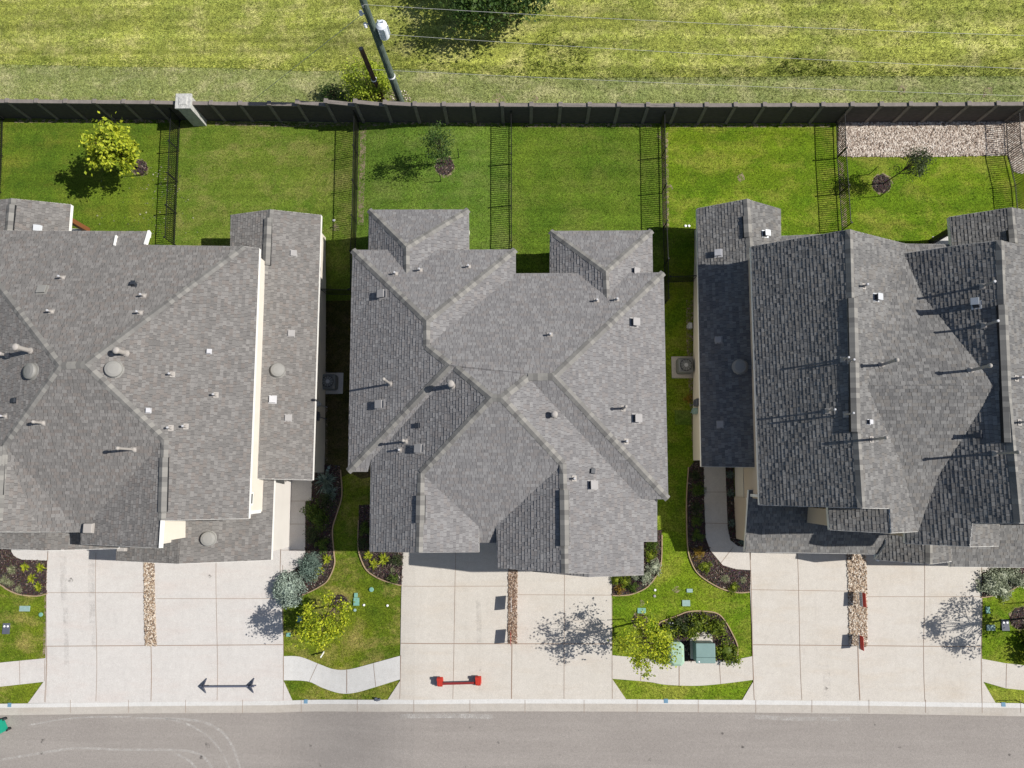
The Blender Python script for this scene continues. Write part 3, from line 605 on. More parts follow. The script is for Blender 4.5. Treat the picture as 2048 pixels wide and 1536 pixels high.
class Roof:
    def __init__(s, name, V, faces, fixed, mat, parent, p0=0.45, wp=4.0, caps=(), vents=(), thick=0.2, fascia='white_trim', soft=None, capw=.32, report=False):
        s.V = V; z, ps = solve(V, faces, fixed, p0, wp, soft)
        s.P = {n: U(V[n][0], V[n][1], z[n]) for n in z}; s.z = z
        if report: print('ROOF', name, {n: round(a, 2) for n, a in z.items()}, [round(p, 2) for p in ps])
        m = MB(); edges = {}
        tv = []; tf = []
        for d, ns in [f[:2] for f in faces]:
            pts = [s.P[n] for n in ns]
            dx, dy = DIRS[d]
            nrm = Vector((0, 0, 0))
            for i in range(len(pts)): a, b = pts[i], pts[(i+1) % len(pts)]; nrm += Vector(((a.y-b.y)*(a.z+b.z), (a.z-b.z)*(a.x+b.x), (a.x-b.x)*(a.y+b.y)))
            if nrm.z < 0: pts = pts[::-1]; ns = ns[::-1]
            cs = 1/math.sqrt(1+.45**2)
            uvf = lambda p: (p.x*dy-p.y*dx+50, (p.x*dx+p.y*dy)/cs+50)
            # ear-clip so that concave faces stay clean
            tris = tessellate_polygon([[Vector((p.x, p.y, 0)) for p in pts]])
            for t in tris:
                q = [pts[i] for i in t]; c = (q[1]-q[0]).cross(q[2]-q[0])
                if c.length < 1e-6: continue
                if c.z < 0: q = q[::-1]
                m.face([p-Vector((0, 0, .012)) for p in q], 1, [(.2, .2)]*3); tabs(m, q, dx, dy, (nrm if nrm.z > 0 else -nrm).normalized()); tv += q; tf.append((len(tv)-3, len(tv)-2, len(tv)-1))
            for a, b in zip(ns, ns[1:]+ns[:1]): edges[(a, b)] = edges.get((a, b), 0)+1
        s.bvh = BVHTree.FromPolygons(tv, tf)
        bd = [(a, b) for a, b in edges if (b, a) not in edges]
        s.obj = m.build(name, [mat, 'shingle_gap'], parent)
        fm = MB()
        for a, b in bd:
            A, B = s.P[a], s.P[b]; dn = Vector((0, 0, thick))
            out = Vector(((B-A).y, -(B-A).x, 0)); out = out.normalized()*0.012 if out.length > 1e-5 else out
            A_, B_ = A+Vector((0, 0, -.012)), B+Vector((0, 0, -.012))
            fm.face([A_+out, A_+out-dn, B_+out-dn, B_+out]); fm.face([A_+out, B_+out, B_-out*2, A_-out*2])
            fm.face([A_-dn+out, A_-dn-out*20, B_-dn-out*20, B_-dn+out])
        if bd: fm.build('fascia', fascia, s.obj)
        for a, b in caps:
            cm = MB()
            A = s.P[a] if isinstance(a, str) else s.at(*a); B = s.P[b] if isinstance(b, str) else s.at(*b)
            d = (B-A); L = d.length; d.normalize(); sd_ = Vector((-d.y, d.x, 0)).normalized()*(capw/2)
            # follow both slopes: sample the roof at either side
            def drop(p, side):
                h = s.bvh.ray_cast(Vector((p.x+side.x, p.y+side.y, 60)), Vector((0, 0, -1)))
                return (h[0]+Vector((0, 0, .03))) if h[0] is not None and abs(h[0].z-p.z) < .5 else p+side+Vector((0, 0, -.04))
            nseg = max(1, int(L/0.42)); up = Vector((0, 0, .05))
            for i in range(nseg):
                p, q = A+d*(L*i/nseg), A+d*(L*(i+1)/nseg)
                pl, pr, ql, qr = drop(p, sd_), drop(p, -sd_), drop(q, sd_), drop(q, -sd_); u0, u1 = L*i/nseg, L*(i+1)/nseg
                cm.face([p+up, q+up, ql, pl], 0, [(u0, 0), (u1, 0), (u1, .2), (u0, .2)]); cm.face([q+up, p+up, pr, qr], 0, [(u1, 0), (u0, 0), (u0, .2), (u1, .2)])
            cm.build('ridge_cap', 'ridge', s.obj)
        for a, b in vents:
            A = s.at(*a); B = s.at(*b); d = B-A; L = d.length; d.normalize(); sd_ = Vector((-d.y, d.x, 0)).normalized()*.19
            zt = max(A.z, B.z)+.10; vm = MB(); A.z = B.z = (A.z+B.z)/2
            nseg = int(L/.3)+1
            for i in range(nseg):
                p, q = A+d*(L*i/nseg), A+d*(L*(i+1)/nseg); up = Vector((0, 0, .14)); e = Vector((0, 0, .04)); u0, u1 = L*i/nseg, L*(i+1)/nseg
                vm.face([p+up, q+up, q+sd_+e, p+sd_+e], 0, [(u0, 0), (u1, 0), (u1, .2), (u0, .2)]); vm.face([q+up, p+up, p-sd_+e, q-sd_+e], 0, [(u1, 0), (u0, 0), (u0, .2), (u1, .2)])
                vm.face([p+sd_+e, q+sd_+e, q+sd_*1.12-e*3, p+sd_*1.12-e*3], 1); vm.face([q-sd_+e, p-sd_+e, p-sd_*1.12-e*3, q-sd_*1.12-e*3], 1)
            vm.build('ridge_vent', ['ridge', 'dark_metal'], s.obj)
    def at(s, px, py):
        o = Vector((0, 0, CAMH)); d = ray(px, py).normalized(); h = s.bvh.ray_cast(o, d)
        if h[0] is None: print('MISS', px, py); s.n = Vector((0, 0, 1)); return U(px, py, 4)
        s.n = h[1] if h[1].z > 0 else -h[1]; return h[0]
def inset(pts, d):
    P = [Vector((p.x, p.y)) for p in pts]; a = sum(P[i].x*P[(i+1) % len(P)].y-P[(i+1) % len(P)].x*P[i].y for i in range(len(P)))
    if a < 0: pts = pts[::-1]; P = P[::-1]
    out = []; n = len(P)
    for i in range(n):
        e0 = (P[i]-P[i-1]).normalized(); e1 = (P[(i+1) % n]-P[i]).normalized(); n0 = Vector((-e0.y, e0.x)); n1 = Vector((-e1.y, e1.x))
        b = n0+n1; b = b/max(.35, b.length_squared)*2; out.append((pts[i], P[i]+b*d))
    return out
def walls(parent, pts, bottom=None, mat='wall_cream', d=.38, top=.16, name='wall', rf=None):
    """pts: eave loop (3D). Wall just inside it from the ground (or a level) to below the roof, plus the soffit"""
    q = inset(pts, d); m = MB(); n = len(q); so = MB()
    def tz(e, a):
        z = e.z-top+.03
        if rf is not None:
            for px_, py_ in ((0, 0), (.1, 0), (-.1, 0), (0, .1), (0, -.1)):
                h = rf.bvh.ray_cast(Vector((a.x+px_, a.y+py_, 60)), Vector((0, 0, -1)))
                if h[0] is not None: z = min(z, h[0].z-.10)
        return z
    for i in range(n):
        (e0, a), (e1, b) = q[i], q[(i+1) % n]
        z0 = T(a.x, a.y)-.1 if bottom is None else bottom; z1 = T(b.x, b.y)-.1 if bottom is None else bottom
        m.face([(a.x, a.y, z0), (b.x, b.y, z1), (b.x, b.y, tz(e1, b)), (a.x, a.y, tz(e0, a))])
        so.face([(a.x, a.y, tz(e0, a)-.03), (b.x, b.y, tz(e1, b)-.03), (e1.x, e1.y, e1.z-top), (e0.x, e0.y, e0.z-top)])
    zc = min(e.z for e, a in q)-top+.02; m.face([(a.x, a.y, zc) for e, a in q])
    w_ = m.build(name, mat, parent); so.build('soffit', 'soffit', w_); return w_
# --- roof fittings
def pipe(rf, px, py, h=.45, r=.042, big=False, cap=True, flash=True):
    p = rf.at(px, py); n = rf.n.copy(); m = MB()
    if flash:
        q = n.to_track_quat('Z', 'Y').to_matrix(); m.box(p+n*.03, (.25, .22, .012), 0, q)
        m.lathe(p, [(min(r*2.4, .16), 0), (r*1.2, .12)], 12, 0)
    m.tube(p-Vector((0, 0, .05)), p+Vector((0, 0, h)), r, r, 12, 0)
    if big:
        m.lathe(p+Vector((0, 0, h-.02)), [(r*1.2, 0), (r*1.45, .02), (r*1.45, .12), (r*1.0, .16), (r*.5, .18)], 16, 0)
    elif cap: m.lathe(p+Vector((0, 0, h-.07)), [(r*1.15, 0), (r*1.15, .07), (r*.8, .08)], 12, 1)
    m.build('flue_pipe' if big else 'vent_pipe', ['vent_paint', 'bright_vent'], rf.obj)
def boxvent(rf, px, py, w_=.38, mat='pale_vent', h=.16, rise=None, side='vent_dark'):
    w_ *= .88
    p = rf.at(px, py); n = rf.n.copy(); m = MB(); q = n.to_track_quat('Z', 'Y').to_matrix()
    m.box(p+n*.012, (w_*1.25, w_*1.25, .02), 0, q); m.box(p+n*(h*.45), (w_*.8, w_*.8, h*.9), 1, q); m.box(p+n*(h*.95), (w_, w_, .05), 0, q)
    o = m.build('roof_vent', [mat, side], rf.obj, bevel=.012)
def dome(rf, px, py, r=.36):
    p = rf.at(px, py); n = rf.n.copy(); m = MB()
    m.lathe(p, [(r*1.15, .0), (r*1.0, .03), (r*.8, .05), (r*.8, .14)], 28, 0, n)
    m.lathe(p, [(r*.85, .12), (r, .13), (r, .16), (r*.92, .22), (r*.6, .26), (r*.1, .275)], 28, 0, n)
    m.build('attic_fan', ['vent_grey'], rf.obj, smooth=False)
def house(label, base): return thing('duplex_house', label, 'house', base, 'duplex houses along the street')
ST = Vector

# ===== middle house
HM = house('middle grey-shingled house with hip roofs, two back porches and two front gables', G(1015, 800))
V = dict(a=(705, 500), b=(1031, 499), c=(1031, 547), d=(1327, 545), e=(1336, 998), r1=(853, 642), r2=(853, 693), h=(900, 730),
         n1=(1056, 754), n2=(1108, 753), P1=(983, 795), P2=(1004, 796), s=(696, 943), t1=(735, 943), w1=(742, 921), w2=(739, 1103), h2=(911, 735),
         J=(842, 946), JB=(838, 1105), k1=(957, 1052), g1=(958.5, 1104), c1=(958, 1085), c2=(993, 1085), k2=(993, 1052), Q=(1126, 928), QB=(1130, 1146),
         g2=(995, 1136), v2=(1283, 998), x1=(1314, 998), x2=(1314, 1083), x3=(1287, 1083), x4=(1287, 1149))
E0 = 4.5
F = [('N', ['a', 'b', 'r1']), ('W', ['a', 'r1', 'r2', 'h', 's']), ('E', ['b', 'c', 'r2', 'r1']), ('N', ['c', 'd', 'n2', 'n1', 'P2', 'P1', 'h2', 'h', 'r2']),
     ('E', ['d', 'e', 'n2']), ('S', ['e', 'v2', 'n1', 'n2']), ('S', ['s', 't1', 'w1', 'h2', 'h']), ('W', ['w1', 'h2', 'P1', 'J', 'JB', 'w2']),
     ('S', ['P1', 'P2', 'Q', 'k2', 'c2', 'c1', 'k1', 'J']), ('E', ['J', 'JB', 'g1', 'k1']), ('W', ['Q', 'k2', 'g2', 'QB']),
     ('E', ['P2', 'n1', 'v2', 'x1', 'x2', 'x3', 'x4', 'QB', 'Q'])]
fx = {k_: E0 for k_ in ('a', 'b', 'c', 'd', 'e', 's')}
RM = Roof('main_roof', V, F, fx, 'shingle_mid', HM, .48, 8, fascia='grey_fascia', soft={'w1': 4.4, 'w2': 4.3, 'v2': 4.5},
          caps=[('a', 'r1'), ('b', 'r1'), ('r1', 'r2'), ('r2', 'h'), ('s', 'h'), ('h2', 'P1'), ('P1', 'P2'), ('P2', 'n1'), ('n1', 'n2'), ('d', 'n2'), ('e', 'n2'), ('P1', 'J'), ('J', 'JB'), ('P2', 'Q'), ('Q', 'QB')],
          vents=[((841.5, 991), (840.5, 1046)), ((1128, 980), (1129.5, 1092))], report=True)
P = RM.P
walls(HM, [P[x] for x in ('a', 'b', 'c', 'd', 'e', 'x1', 'x2', 'x3', 'x4', 'QB', 'g2', 'c2', 'c1', 'g1', 'JB', 'w2', 'w1', 't1', 's')], rf=RM)
zr = P['QB'].z
VB = dict(a=(1178, 1085), b=(1178, 1154), c=(1065, 1143), d=(1065, 1085), e=(1287, 1150), f=(1287, 1085))
RMB = Roof('garage_bay_roof', VB, [('W', ['a', 'b', 'c', 'd']), ('E', ['a', 'b', 'e', 'f'])], {'a': P['QB'].z-.55, 'b': P['QB'].z-.55, 'e': P['x4'].z-.08, 'f': P['x4'].z-.08}, 'shingle_mid', HM, .35, 6, fascia='grey_fascia')
walls(HM, [RMB.P[x] for x in 'abcd'], name='bay_wall', d=.3)
def porch(Hs, V4, apex, A2, ez, az, label='porch_roof'):
    V = dict(a=V4[0], b=V4[1], c=V4[2], d=V4[3], A=apex, B=A2)
    rf = Roof(label, V, [('N', ['a', 'b', 'A']), ('W', ['a', 'A', 'B', 'd']), ('E', ['b', 'c', 'B', 'A'])], {'a': ez, 'b': ez, 'c': ez, 'd': ez, 'A': az, 'B': az}, 'shingle_mid', Hs, .5, 2, fascia='grey_fascia', caps=[('a', 'A'), ('b', 'A'), ('A', 'B')], capw=.3)
    return rf
pz = RM.at(812.5, 545).z; P1R = porch(HM, [(738, 419.5), (937, 419), (938, 560), (736, 560)], (812.5, 494), (813, 556), 3.85, pz)
pz = RM.at(1213, 594).z; P2R = porch(HM, [(1100.5, 462), (1304, 461), (1306, 590), (1099, 590)], (1211.5, 543), (1214, 603), 3.85, pz)
for rf in (P1R, P2R):
    for (e, a_) in inset([rf.P[x] for x in 'abcd'], .25):
        if a_.y > rf.P['A'].y: m = MB(); m.box((a_.x, a_.y, (T(a_.x, a_.y)+e.z)/2-.1), (.2, .2, e.z-T(a_.x, a_.y))); m.build('porch_post', 'white_trim', HM)
# fittings of the middle house
boxvent(P2R, 1270, 543, .36)
for x, y in ((791, 548), (840, 541), (937, 534), (1193, 602), (1233, 600), (1100, 670), (800, 900), (1252, 883), (1148, 957)): pipe(RM, x, y, .32)
pipe(RM, 781, 768, 1.5, .05, True); pipe(RM, 905, 772, .7, .1, True); pipe(RM, 1108, 830, .35, .1, True); pipe(RM, 1246, 817, .75, .05, True); pipe(RM, 812, 883, .75, .05, True)
for x, y in ((766, 589), (762, 809), (841, 897), (1268, 645), (1272, 837), (1184, 970)): boxvent(RM, x, y, .42, 'pale_vent', .22)
boxvent(RM, 1184, 942, .24, 'vent_dark', .1); boxvent(RM, 836, 851, .24, 'vent_dark', .1)

# ===== left house
HL = house('leftmost grey-shingled house with a cream upper wall above its long lower east roof', G(270, 800))
V = dict(n0=(-70, 459), n1=(0, 461), n2=(298, 463), n3=(290, 490), hn=(488, 493), ne=(518.4, 496.5), se=(497, 1037), C1=(171, 729), C2=(120, 731),
         D=(329.5, 880), DB=(323.5, 1041), v1=(162, 1064), v2=(162, 1088), v3=(235, 1092), v4=(320, 1096), hw=(-75, 478), D2=(8, 890), D2B=(-4, 1041), u1=(80, 1064), u0=(-5, 1064),
         wn=(-250, 500), ws=(-258, 1037))
EL = 5.1
F = [('N', ['n0', 'n1', 'n2', 'n3', 'hn', 'C1', 'C2', 'hw']), ('E', ['hn', 'ne', 'se', 'DB', 'D', 'C1']), ('S', ['C1', 'C2', 'D2', 'u1', 'v1', 'D']),
     ('W', ['D', 'DB', 'v4', 'v3', 'v2', 'v1']), ('E', ['D2', 'D2B', 'u0', 'u1']), ('W', ['C2', 'D2', 'D2B', 'ws', 'wn', 'hw'])]
RL = Roof('upper_roof', V, F, {'n3': EL, 'hn': EL, 'se': EL-.15, 'ne': EL-.15}, 'shingle_west', HL, .40, 8,
          caps=[('hn', 'C1'), ('C1', 'C2'), ('C2', 'hw'), ('C1', 'D'), ('C2', 'D2'), ('D', 'DB'), ('D2', 'D2B')],
          vents=[((328, 915), (325, 1024)), ((4, 893), (-2, 990))], report=True)
P = RL.P
walls(HL, [P[x] for x in ('hn', 'ne', 'se', 'DB', 'v4', 'v3', 'v2', 'v1', 'u1', 'u0', 'D2B', 'ws', 'wn', 'hw', 'n3')], 2.0, d=.22, rf=RL)
m = MB()   # white corner boards on the upper wall, the window and quoins near the street end
q = inset([P[x] for x in ('hn', 'ne', 'se', 'DB')], .22); cse = [a_ for e, a_ in q if e is P['se']][0]
def wallpt(px, py, off=0.02):      # point on the east upper wall plane seen at this picture point
    X = cse.x+off; d = ray(px, py); k_ = X/d.x; return Vector((X, d.y*k_, CAMH+d.z*k_))
m.box((cse.x-.02, cse.y+.02, 4.0), (.16, .16, 2.0)); 
m.build('corner_board', 'white_trim', HL)
m = MB(); y0, y1 = wallpt(500, 984).y, wallpt(500, 1011).y; m.box((cse.x+.01, (y0+y1)/2, 4.42), (.08, y0-y1, .75)); wf = m.build('window_frame', 'white_trim', HL)
m = MB(); m.box((cse.x+.05, (y0+y1)/2, 4.42), (.03, (y0-y1)*.72, .5)); m.build('window', 'glass_dark', wf)
# wall and trim under the street-side gable end
dbx, dby = P['DB'].x, P['DB'].y
m = MB(); ya = U(345, 1068, 4.2).y; m.box((U(324, 1060, 4.4).x+.02, (P['DB'].y+P['v4'].y)/2, 4.25), (.14, abs(P['DB'].y-P['v4'].y), 1.2)); m.build('gable_side_wall', 'wall_cream', HL)
m = MB(); A = P['DB']+Vector((.03, 0, -.02)); B = P['v4']+Vector((.03, 0, -.02)); m.bar(A, B, .06, .26); m.build('rake_board', 'white_trim', HL); m = MB()
A = U(233, 472, RL.at(225, 473).z+.06); B = U(229, 491, RL.at(222, 491).z+.06); m.bar(A, B, .08, .1); m.build('rake_board', 'white_trim', HL); m = MB()
A = P['n2']+Vector((.02, 0, 0)); B = P['n3']+Vector((.02, 0, 0)); m.bar(A, B, .10, .16); m.build('rake_board', 'white_trim', HL)
# lower roofs
LE = 2.55
VE = dict(a=(541, 419), b=(642, 430), c=(625, 960), d=(512, 957.5), e=(461, 430), f=(461, 500), g=(529, 548))
RLE = Roof('side_roof', VE, [('E', ['a', 'b', 'c', 'd', 'g']), ('W', ['a', 'e', 'f', 'g'])], {'b': LE, 'c': LE, 'e': LE+.35, 'f': LE+.35}, 'shingle_west', HL, .36, 8, caps=[('a', 'g')], vents=[((537, 437), (533, 531))], report=True)
walls(HL, [RLE.P[x] for x in ('b', 'c', 'd', 'f', 'e', 'a')], mat='wall_cream', name='side_wall')
VF = dict(a=(357, 1127.5), b=(365, 1035), c=(232, 1121.5), d=(235, 1040), e=(542, 1120), f=(549, 940))
RLF = Roof('garage_roof', VF, [('W', ['a', 'b', 'd', 'c']), ('E', ['a', 'b', 'f', 'e'])], {'c': LE, 'd': LE, 'e': LE, 'f': LE}, 'shingle_west', HL, .3, 8, caps=[], report=True)
walls(HL, [RLF.P[x] for x in ('a', 'c', 'd', 'f', 'e')], name='garage_wall', d=.3, mat='wall_pale', rf=RLF)
VG = dict(a=(90, 1101), b=(92, 1040), c=(-60, 1094), d=(-60, 1040), e=(237, 1097), f=(237, 1040))
RLG = Roof('porch_roof', VG, [('W', ['a', 'b', 'd', 'c']), ('E', ['a', 'b', 'f', 'e'])], {'c': LE+.4, 'd': LE+.4, 'e': LE+.45, 'f': LE+.45}, 'shingle_west', HL, .22, 3, report=True)
walls(HL, [RLG.P[x] for x in ('a', 'c', 'd', 'f', 'e')], name='porch_wall', d=.5)
VH = dict(a=(24, 397), b=(17, 500), c=(141.5, 409), d=(134, 500), e=(-100, 409), f=(-108, 500))
RLH = Roof('patio_roof', VH, [('E', ['a', 'b', 'd', 'c']), ('W', ['a', 'b', 'f', 'e'])], {'c': 3.0, 'd': 3.0, 'e': 3.0, 'f': 3.0}, 'shingle_west', HL, .4, 4, caps=[('a', 'b')], vents=[((23, 410), (18, 468))])
m = MB(); b_ = G(176, 461); m.box((b_.x, b_.y, (b_.z+2.9)/2), (.24, .24, 2.9-b_.z)); m.build('patio_post', 'post_brown', HL)
m = MB(); a_ = G(150, 470, .03); m.box((a_.x-.7, a_.y-.1, a_.z-.03), (2.6, .9, .12)); m.build('patio_slab', 'concrete_light', HL)
for px_, py_, s_ in ((181, 1056, .5), (247, 1097, .28)):
    rr = RL if px_ < 200 else RLF; p = rr.at(px_, py_); m = MB(); q = Matrix.Rotation(.0, 3, 'Z'); m.box(p+Vector((0, 0, .1)), (.5, s_, .28), 0, q, .8); m.build('roof_cricket', 'vent_paint', rr.obj, bevel=.03)
for x, y in ((126, 556), (104, 624), (288, 592), (281, 626), (345, 749), (432, 790), (342, 856), (372, 853), (12, 833)): pipe(RL, x, y, .36)
pipe(RL, 252, 707, .7, .1, True); pipe(RL, 62, 702, .9, .1, True); pipe(RL, 15, 711, .4, .06, True); pipe(RL, 86, 846, .55, .05, True); pipe(RL, 268, 899, 1.2, .055, True)
dome(RL, 66, 743, .36); dome(RL, 228, 739, .36); dome(RLE, 555, 741, .34); dome(RLF, 417, 1077, .34)
for x, y in ((582, 667), (576, 836), (587, 507)): boxvent(RLE, x, y, .34, 'pale_vent', .08)
boxvent(RLE, 545, 799, .36, 'bright_vent', .12); boxvent(RL, 418, 703, .22, 'bright_vent', .12); boxvent(RL, 297, 821, .22, 'bright_vent', .12)
boxvent(RL, 85, 580, .46, 'vent_grey', .1); boxvent(RL, 269, 570, .24, 'vent_dark', .2); boxvent(RLH, 75, 458, .36, 'galv', .2); boxvent(RL, 30, 801, .24, 'vent_dark', .1)

# ===== right house
HR = house('rightmost house with steep dark west-facing slopes and a long shaded lower west roof', G(1750, 800))
V = dict(wn=(1502, 493), R1=(1699, 459), R2=(1706, 735), R3=(1724, 1016), ws=(1519.4, 1010), en=(1813, 488), vn=(1808, 507), vc=(1734, 772),
         vs=(1803, 928), es=(1836, 1063), l2=(1782, 1066), l1=(1779, 1017), K=(1843, 588), pk=(1992, 771), m1=(1876, 954),
         rn=(1909.6, 491.7), T1=(2001, 480.6), T2=(2011, 735), T3=(2039, 1046), q1=(1945, 1046), q2=(1940, 1093), q3=(1873, 1090), q4=(1811, 1087), q5=(1811, 1066), en2=(2250, 540), es2=(2270, 1046))
ER = 5.55
F = [('W', ['wn', 'R1', 'R2', 'R3', 'ws']), ('E', ['R1', 'en', 'vn', 'vc', 'vs', 'es', 'l2', 'l1', 'R3', 'R2']), ('N', ['vn', 'K', 'pk', 'vc'], .3), ('S', ['vc', 'pk', 'm1', 'es', 'vs'], .3),
     ('W', ['vn', 'rn', 'T1', 'T2', 'T3', 'q1', 'q2', 'q3', 'q4', 'q5', 'es', 'm1', 'pk', 'K']), ('E', ['T1', 'en2', 'es2', 'T3', 'T2'])]
RR = Roof('upper_roof', V, F, {'wn': ER-.1, 'ws': ER-.1, 'en2': ER, 'es2': ER, 'R1': 7.85, 'R2': 7.85, 'R3': 7.85, 'T1': 8.25, 'T2': 8.25, 'T3': 8.25, 'vn': 6.25, 'vc': 7.62, 'en': 6.12, 'K': 6.5, 'm1': 6.62, 'es': 6.15, 'pk': 7.98}, 'shingle_east', HR, .57, 10,
          caps=[('R1', 'R2'), ('R2', 'R3'), ('T1', 'T2'), ('T2', 'T3')], vents=[((1705, 597), (1711, 864)), ((2006, 610), (2018, 885))], report=True)
P = RR.P
walls(HR, [P[x] for x in ('wn', 'R1', 'en', 'vn', 'rn', 'T1', 'en2', 'es2', 'T3', 'q1', 'q2', 'q3', 'q4', 'q5', 'l2', 'l1', 'R3', 'ws')], 2.5, d=.25, mat='wall_tan', rf=RR)
LR = 3.25
VA = dict(a=(1394, 417), b=(1493, 398), c=(1502, 525), d=(1514, 934.5), e=(1403, 933), f=(1561.5, 418), g=(1562, 500))
RRA = Roof('side_roof', VA, [('W', ['a', 'b', 'c', 'd', 'e']), ('E', ['b', 'f', 'g', 'c'])], {'a': LR, 'e': LR, 'f': LR+.3, 'g': LR+.3}, 'shingle_east', HR, .42, 8, caps=[('b', 'c')], vents=[((1494, 432), (1496, 475))], report=True)
walls(HR, [RRA.P[x] for x in ('a', 'b', 'f', 'g', 'd', 'e')], mat='wall_cream', name='side_wall')
VS = dict(a=(1540, 473), b=(1700, 466), c=(1700, 500), d=(1520, 505)); RRS = Roof('rear_shed_roof', VS, [('N', ['a', 'b', 'c', 'd'])], {'a': 3.5, 'b': 3.5}, 'shingle_east', HR, .4, 8)
VS = dict(a=(1780, 487), b=(1915, 489), c=(1915, 520), d=(1780, 520)); RRT = Roof('rear_shed_roof', VS, [('N', ['a', 'b', 'c', 'd'])], {'a': 3.5, 'b': 3.5}, 'shingle_east', HR, .4, 8)
# second gable of the front
p1 = RR.at(1782.5, 1062)
VL = dict(a=(1779, 1012), b=(1782.5, 1066.5), c=(1660, 1060), d=(1656, 1012)); RRL = Roof('gable_roof', VL, [('W', ['a', 'b', 'c', 'd'])], {'a': P['l1'].z-.03, 'b': P['l2'].z-.03}, 'shingle_east', HR, .5, 8)
walls(HR, [RRL.P[x] for x in 'abcd'], 2.8, mat='wall_tan', name='gable_wall', d=.15, rf=RRL)
VK = dict(a=(1945, 1040), b=(1940, 1093.5), c=(1998, 1092), d=(1999, 1044)); RRK = Roof('gable_roof', VK, [('E', ['a', 'b', 'c', 'd'])], {'a': P['q1'].z-.02, 'b': P['q2'].z-.02}, 'shingle_east', HR, .4, 8)
# low street-side roofs
LF = 2.75
VC = dict(a=(1490, 1103.5), b=(1790, 1109), c=(1790, 975), d=(1498, 980)); RRC = Roof('garage_roof', VC, [('S', ['a', 'b', 'c', 'd'])], {'a': LF, 'b': LF}, 'shingle_east', HR, .36, 8, report=True)
walls(HR, [RRC.P[x] for x in 'abcd'], mat='wall_tan', name='garage_wall', d=.4)
VD = dict(a=(1752, 1119.5), b=(1772, 1088), c=(1859, 1128.5), d=(1859, 1068), e=(1903, 1123), f=(1903, 1068), g=(1770, 1060))
RRD = Roof('garage_roof', VD, [('W', ['a', 'b', 'g', 'd', 'c']), ('E', ['d', 'c', 'e', 'f'])], {'a': LF+.05, 'c': LF+1.05, 'd': LF+1.05, 'e': LF+.65}, 'shingle_east', HR, .4, 2, caps=[('d', 'c')])
walls(HR, [RRD.P[x] for x in ('a', 'g', 'f', 'e', 'c')], mat='wall_tan', name='garage_wall', d=.25)
VD = dict(a=(1902, 1133.5), b=(2200, 1136), c=(2200, 1020), d=(1893, 1030)); RRE = Roof('garage_roof', VD, [('S', ['a', 'b', 'c', 'd'])], {'a': LF, 'b': LF}, 'shingle_east', HR, .36, 8)
walls(HR, [RRE.P[x] for x in 'abcd'], mat='wall_tan', name='garage_wall', d=.4)
VP = dict(a=(1899, 434), b=(2022, 415), c=(2030, 510), d=(1905, 510), e=(2160, 437), f=(2168, 510))
RRP = Roof('patio_roof', VP, [('W', ['a', 'b', 'c', 'd']), ('E', ['b', 'c', 'f', 'e'])], {'a': 3.7, 'd': 3.7, 'e': 3.7}, 'shingle_east', HR, .45, 4, caps=[('b', 'c')], vents=[((2024, 460), (2026, 487))])
m = MB(); b_ = G(1862, 484); m.box((b_.x, b_.y, (b_.z+3.6)/2), (.24, .24, 3.6-b_.z)); m.build('patio_post', 'dark_metal', HR)
m = MB(); a_ = G(1885, 488, .03); m.box((a_.x+.6, a_.y-.1, a_.z-.03), (2.2, 1.0, .12)); m.build('patio_slab', 'concrete_light', HR)
# low screen wall and white trims by the walkway
m = MB(); A = G(1476, 935); B = G(1479, 1077); m.bar(A+Vector((0, 0, .7)), B+Vector((0, 0, .7)), .35, 1.4); m.build('porch_wall', 'wall_cream', HR)
m = MB(); m.bar(A+Vector((0.0, 0, 1.43)), B+Vector((0.0, 0, 1.43)), .16, .05); A2 = G(1492, 935, 2.2); B2 = G(1497, 1070, 2.2); m.bar(A2, B2, .06, .1); m.build('porch_rail', 'white_trim', HR)
m = MB(); m.box(U(1514, 991, 4.3), (.3, .12, 1.0)); m.build('corner_board', 'white_trim', HR); m = MB(); m.box(U(1647, 1041, 4.2), (.5, .12, .12)); m.build('corner_board', 'white_trim', HR)
for x, y in ((1700, 722), (1727, 573)): pipe(RR, x, y, .4)
pipe(RR, 1686, 719, .55, .04); pipe(RR, 1656, 822, .7, .04); pipe(RR, 1692, 829, .7, .04); pipe(RR, 1965, 573, .8, .05); pipe(RR, 1968, 651, .9, .05); pipe(RR, 2032, 757, .4); pipe(RR, 2038, 845, .4)
pipe(RR, 1762, 730, 1.2, .06, True); pipe(RR, 1940, 741, 1.2, .06, True); pipe(RR, 1742, 879, 1.15, .05, True); pipe(RR, 1990, 907, 1.3, .05, True)
boxvent(RRA, 1437, 507, .36, 'bright_vent', .2); boxvent(RRA, 1437, 680, .34, 'pale_vent', .1); boxvent(RRA, 1441, 849, .34, 'pale_vent', .1); dome(RRA, 1480, 734, .34)
boxvent(RRA, 1530, 468, .34, 'galv', .22) ; boxvent(RR, 1752, 595, .34, 'galv', .22); boxvent(RR, 1737, 844, .22, 'bright_vent', .14); boxvent(RR, 1953, 610, .34, 'galv', .75, ); boxvent(RR, 1958, 871, .24, 'vent_dark', .4)

